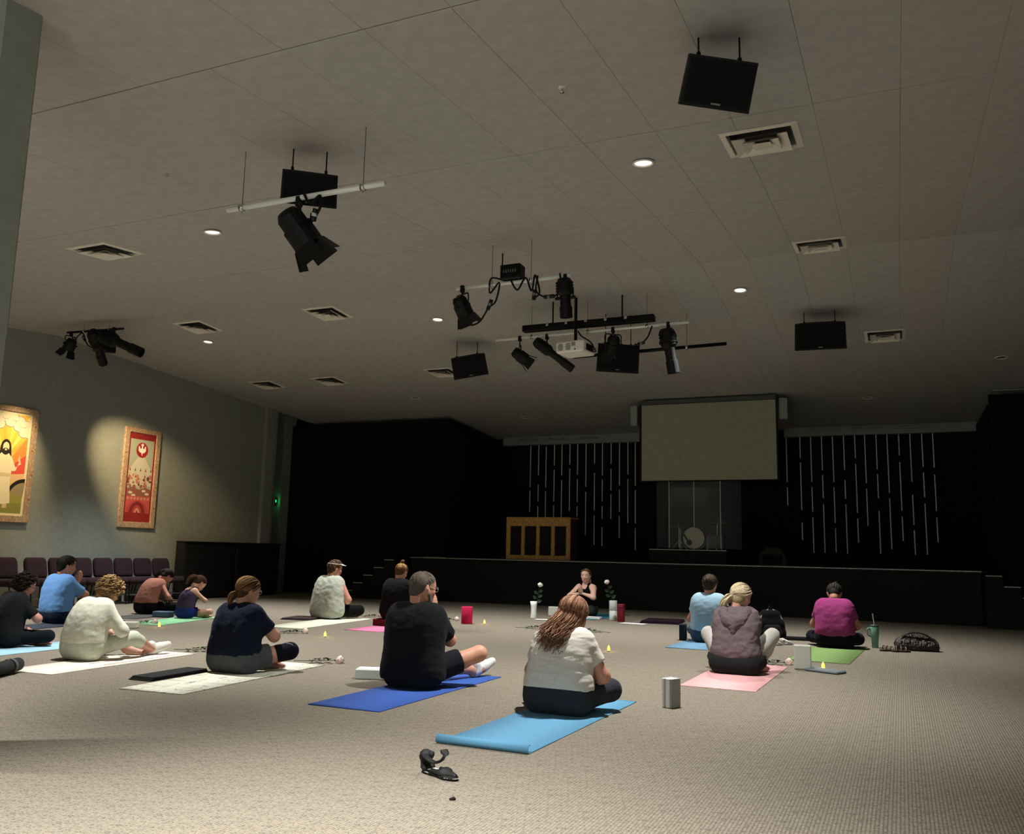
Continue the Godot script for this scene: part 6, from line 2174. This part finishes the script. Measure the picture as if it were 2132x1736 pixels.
	# hoodie
	o = person("person with a platinum ponytail, grey hooded top and pale leggings on the salmon mat", V(-1.54, Y, -9.08), -.04, {"s": 1.04, "cell": .015, "shirt_cell": .012, "fb": 1.0, "fm": .92, "ft": .96, "lean": .34, "hp": .10, "hy": -.35, "hr": -.10, "top": Color(.40, .35, .36), "top_name": "hooded_top", "sleeve": 1.8, "loose": .010, "hem": .12, "folds": Vector4(10, 16, 10, .012), "pants": Color(.70, .68, .65), "legs": 1.9,
		"skin": Color(.80, .60, .52), "style": "pulled", "hair": Color(.70, .62, .48), "hair_light": Color(.92, .87, .76), "gather": V(-.03, -.01, .10), "bun": [[V(-.03, -.02, .105), V(-.05, -.07, .12), .026, .032]], "tail": [V(-.03, -.01, .10), V(-.05, -.05, .14), V(-.08, -.11, .13), V(-.10, -.16, .10)], "tail_width": .034,
		"ar": V(.17, .05, -.25), "kr_at": V(.30, .35, -.26), "al": V(-.19, .05, -.25), "kl_at": V(-.32, .335, -.26), "tr": V(.05, -.02, -.13), "tl": V(-.05, -.02, -.13), "wr": V(.05, .30, -.40), "wl": V(-.05, .30, -.40), "er": V(.15, -1, .0), "el": V(-.15, -1, .0)})
	hood(o)
	# magenta tee
	o = person("person with a small dark topknot and a magenta tee on the lime mat", V(-.84, Y, -12.5), .02, {"s": 1.02, "cell": .018, "fb": 1.08, "fm": 1.04, "ft": 1.08, "lean": .40, "hp": .55, "arm_fat": 1.08, "leg_fat": 1.15, "top": Color(.57, .22, .43), "top_name": "tee_shirt", "sleeve": .62, "loose": .008, "hem": .13, "folds": Vector4(9, 16, 9, .007), "pants": Color(.07, .075, .10), "skin": Color(.70, .49, .41), "wr": V(.14, .16, -.36), "wl": V(-.14, .16, -.36),
		"style": "pulled", "hair": Color(.10, .08, .07), "hair_light": Color(.28, .22, .19), "gather": V(0, .14, .02), "bun": [[V(.01, .15, .03), V(.02, .175, .02), .024, .018]], "ar": V(-.10, .052, -.32), "kr": V(1, .10, -.25), "kl": V(-1, .10, -.25)})


func sock_shoe(o: Node3D, a: Vector3, toe: Vector3, c: Color, called: String) -> void:
	var b := [[a - toe.normalized() * .035 + V(0, -.004, 0), a + toe * .5, .046, .046], [a + toe * .5, a + toe * 1.12, .046, .036], [a, a + V(0, .05, .03), .044, .042]]
	part(o, called, solid_mesh(blob(b, .010, 90.0, [[V(0, .001, 0), V(0, -1, 0)]])), mat("%s %s" % [called, c.to_html(false)], c, .85, 0.0, "fine", .05, .2))


func knee_sleeve(o: Node3D, p: Vector3) -> void:
	# slipped over the bent right knee: follows thigh and shin for a hand's breadth
	var b: ArrayMesh
	var hip := V(.12, .12, -.02)
	var ank := V(-.02, .05, -.35)
	var k := limb(hip * 1.03, ank * 1.03, .412, .386, V(1, .32, -.35))
	b = solid_mesh(blob([[k + (hip - k).normalized() * .12, k, .078, .074], [k, k + (ank - k).normalized() * .14, .074, .070]], .011, 80.0))
	part(o, "knee_sleeve", b, cloth("sleeve navy", Color(.07, .08, .11), .2))
	var st := begin()
	var out := V(1, .5, .3).normalized()
	cable(st, [k + out * .077 + V(-.05, .045, .06), k + out * .08 + V(-.02, .03, .02), k + out * .08 + V(-.01, -.02, -.02)], .004, 10)
	part(o, "stripe", done(st), mat("stripe pale", Color(.6, .62, .66), .6))


func visor(o: Node3D) -> void:
	var hx := head_of(o)
	var st := begin()
	var ring := PackedVector3Array()
	for i in 25:
		var a := TAU * i / 24
		ring.append(hx * skull(V(cos(a), .36 + .12 * sin(a), -sin(a)), .012))
	var rr := PackedFloat32Array()
	rr.resize(25)
	rr.fill(.014)
	tube(st, ring, rr, 8, .4)
	part(o, "visor_band", done(st), mat("visor white", Color(.84, .83, .80), .7))
	st = begin()
	st.set_smooth_group(0)
	for i in 10:
		var a0 := lerpf(.35, PI - .35, i / 10.0)
		var a1 := lerpf(.35, PI - .35, (i + 1) / 10.0)
		var p0 := skull(V(cos(a0), .48, -sin(a0)), .014)
		var p1 := skull(V(cos(a1), .48, -sin(a1)), .014)
		var e0 := p0 + V(cos(a0) * .015, -.012, -.075 * sin(a0))
		var e1 := p1 + V(cos(a1) * .015, -.012, -.075 * sin(a1))
		quad(st, hx * p0, hx * p1, hx * e1, hx * e0, V(0, 1, 0))
		quad(st, hx * (p0 - V(0, .004, 0)), hx * (p1 - V(0, .004, 0)), hx * (e1 - V(0, .004, 0)), hx * (e0 - V(0, .004, 0)), V(0, -1, 0))
		quad(st, hx * e0, hx * e1, hx * (e1 - V(0, .004, 0)), hx * (e0 - V(0, .004, 0)), V(0, 0, -1))
	part(o, "visor_brim", done(st), mats["visor white"])


func head_of(o: Node3D) -> Transform3D:
	return o.get_meta("head_place")


func hood(o: Node3D) -> void:
	var n: Vector3 = o.get_meta("neck")
	# folded hood lying behind the neck, and a plain band round the hem
	var b := []
	for i in 9:
		var a0 := lerpf(-.2, PI + .2, i / 9.0)
		var a1 := lerpf(-.2, PI + .2, (i + 1) / 9.0)
		var drop0 := -.10 * sin(clampf(a0, 0, PI))
		var drop1 := -.10 * sin(clampf(a1, 0, PI))
		b.append([n + V(cos(a0) * .115, .045 + drop0, .06 + sin(a0) * .10), n + V(cos(a1) * .115, .045 + drop1, .06 + sin(a1) * .10), .044, .044])
	b.append([n + V(-.06, -.05, .15), n + V(.06, -.05, .15), .05, .05])
	b.append([n + V(0, -.09, .17), n + V(0, -.16, .185), .05, .03])
	part(o, "hood", solid_mesh(blob(b, .010, 70.0, [], Vector4(14, 22, 14, .010), 4)), cloth("hood grey", Color(.40, .35, .36), .6))
	part(o, "hem_band", solid_mesh(blob([[V(-.105, .17, -.02), V(.105, .17, -.02), .144, .144], [V(-.10, .24, -.03), V(.10, .24, -.03), .136, .136]], .013, 70.0, [[V(0, .245, 0), V(0, 1, 0)], [V(0, .115, 0), V(0, -1, 0)]], Vector4(14, 10, 14, .006), 6)), cloth("hem mauve", Color(.34, .24, .27), .6))
	part(o, "shorts", solid_mesh(blob([[V(-.125, .11, 0), V(.125, .11, 0), .140, .140], [V(.13, .12, -.02), V(.20, .16, -.12), .11, .115, true], [V(-.13, .12, -.02), V(-.20, .16, -.12), .11, .115, true]], .013, 70.0, [[V(0, .002, 0), V(0, -1, 0)], [V(0, .19, .08), V(0, 1, 0)]], Vector4(14, 14, 14, .003), 2)), cloth("shorts charcoal", Color(.13, .135, .14), .3))


func shirt_print(o: Node3D) -> void:
	# small white marks printed across the upper back
	var c: Vector3 = o.get_meta("chest")
	for i in 3:
		var st := begin()
		cable(st, [c + V(-.02 - i * .05, .05, .135), c + V(-.035 - i * .05, .035, .137), c + V(-.03 - i * .05, .015, .137)], .006, 8)
		part(o, "print_mark", done(st), mat("print white", Color(.8, .8, .8), .8))
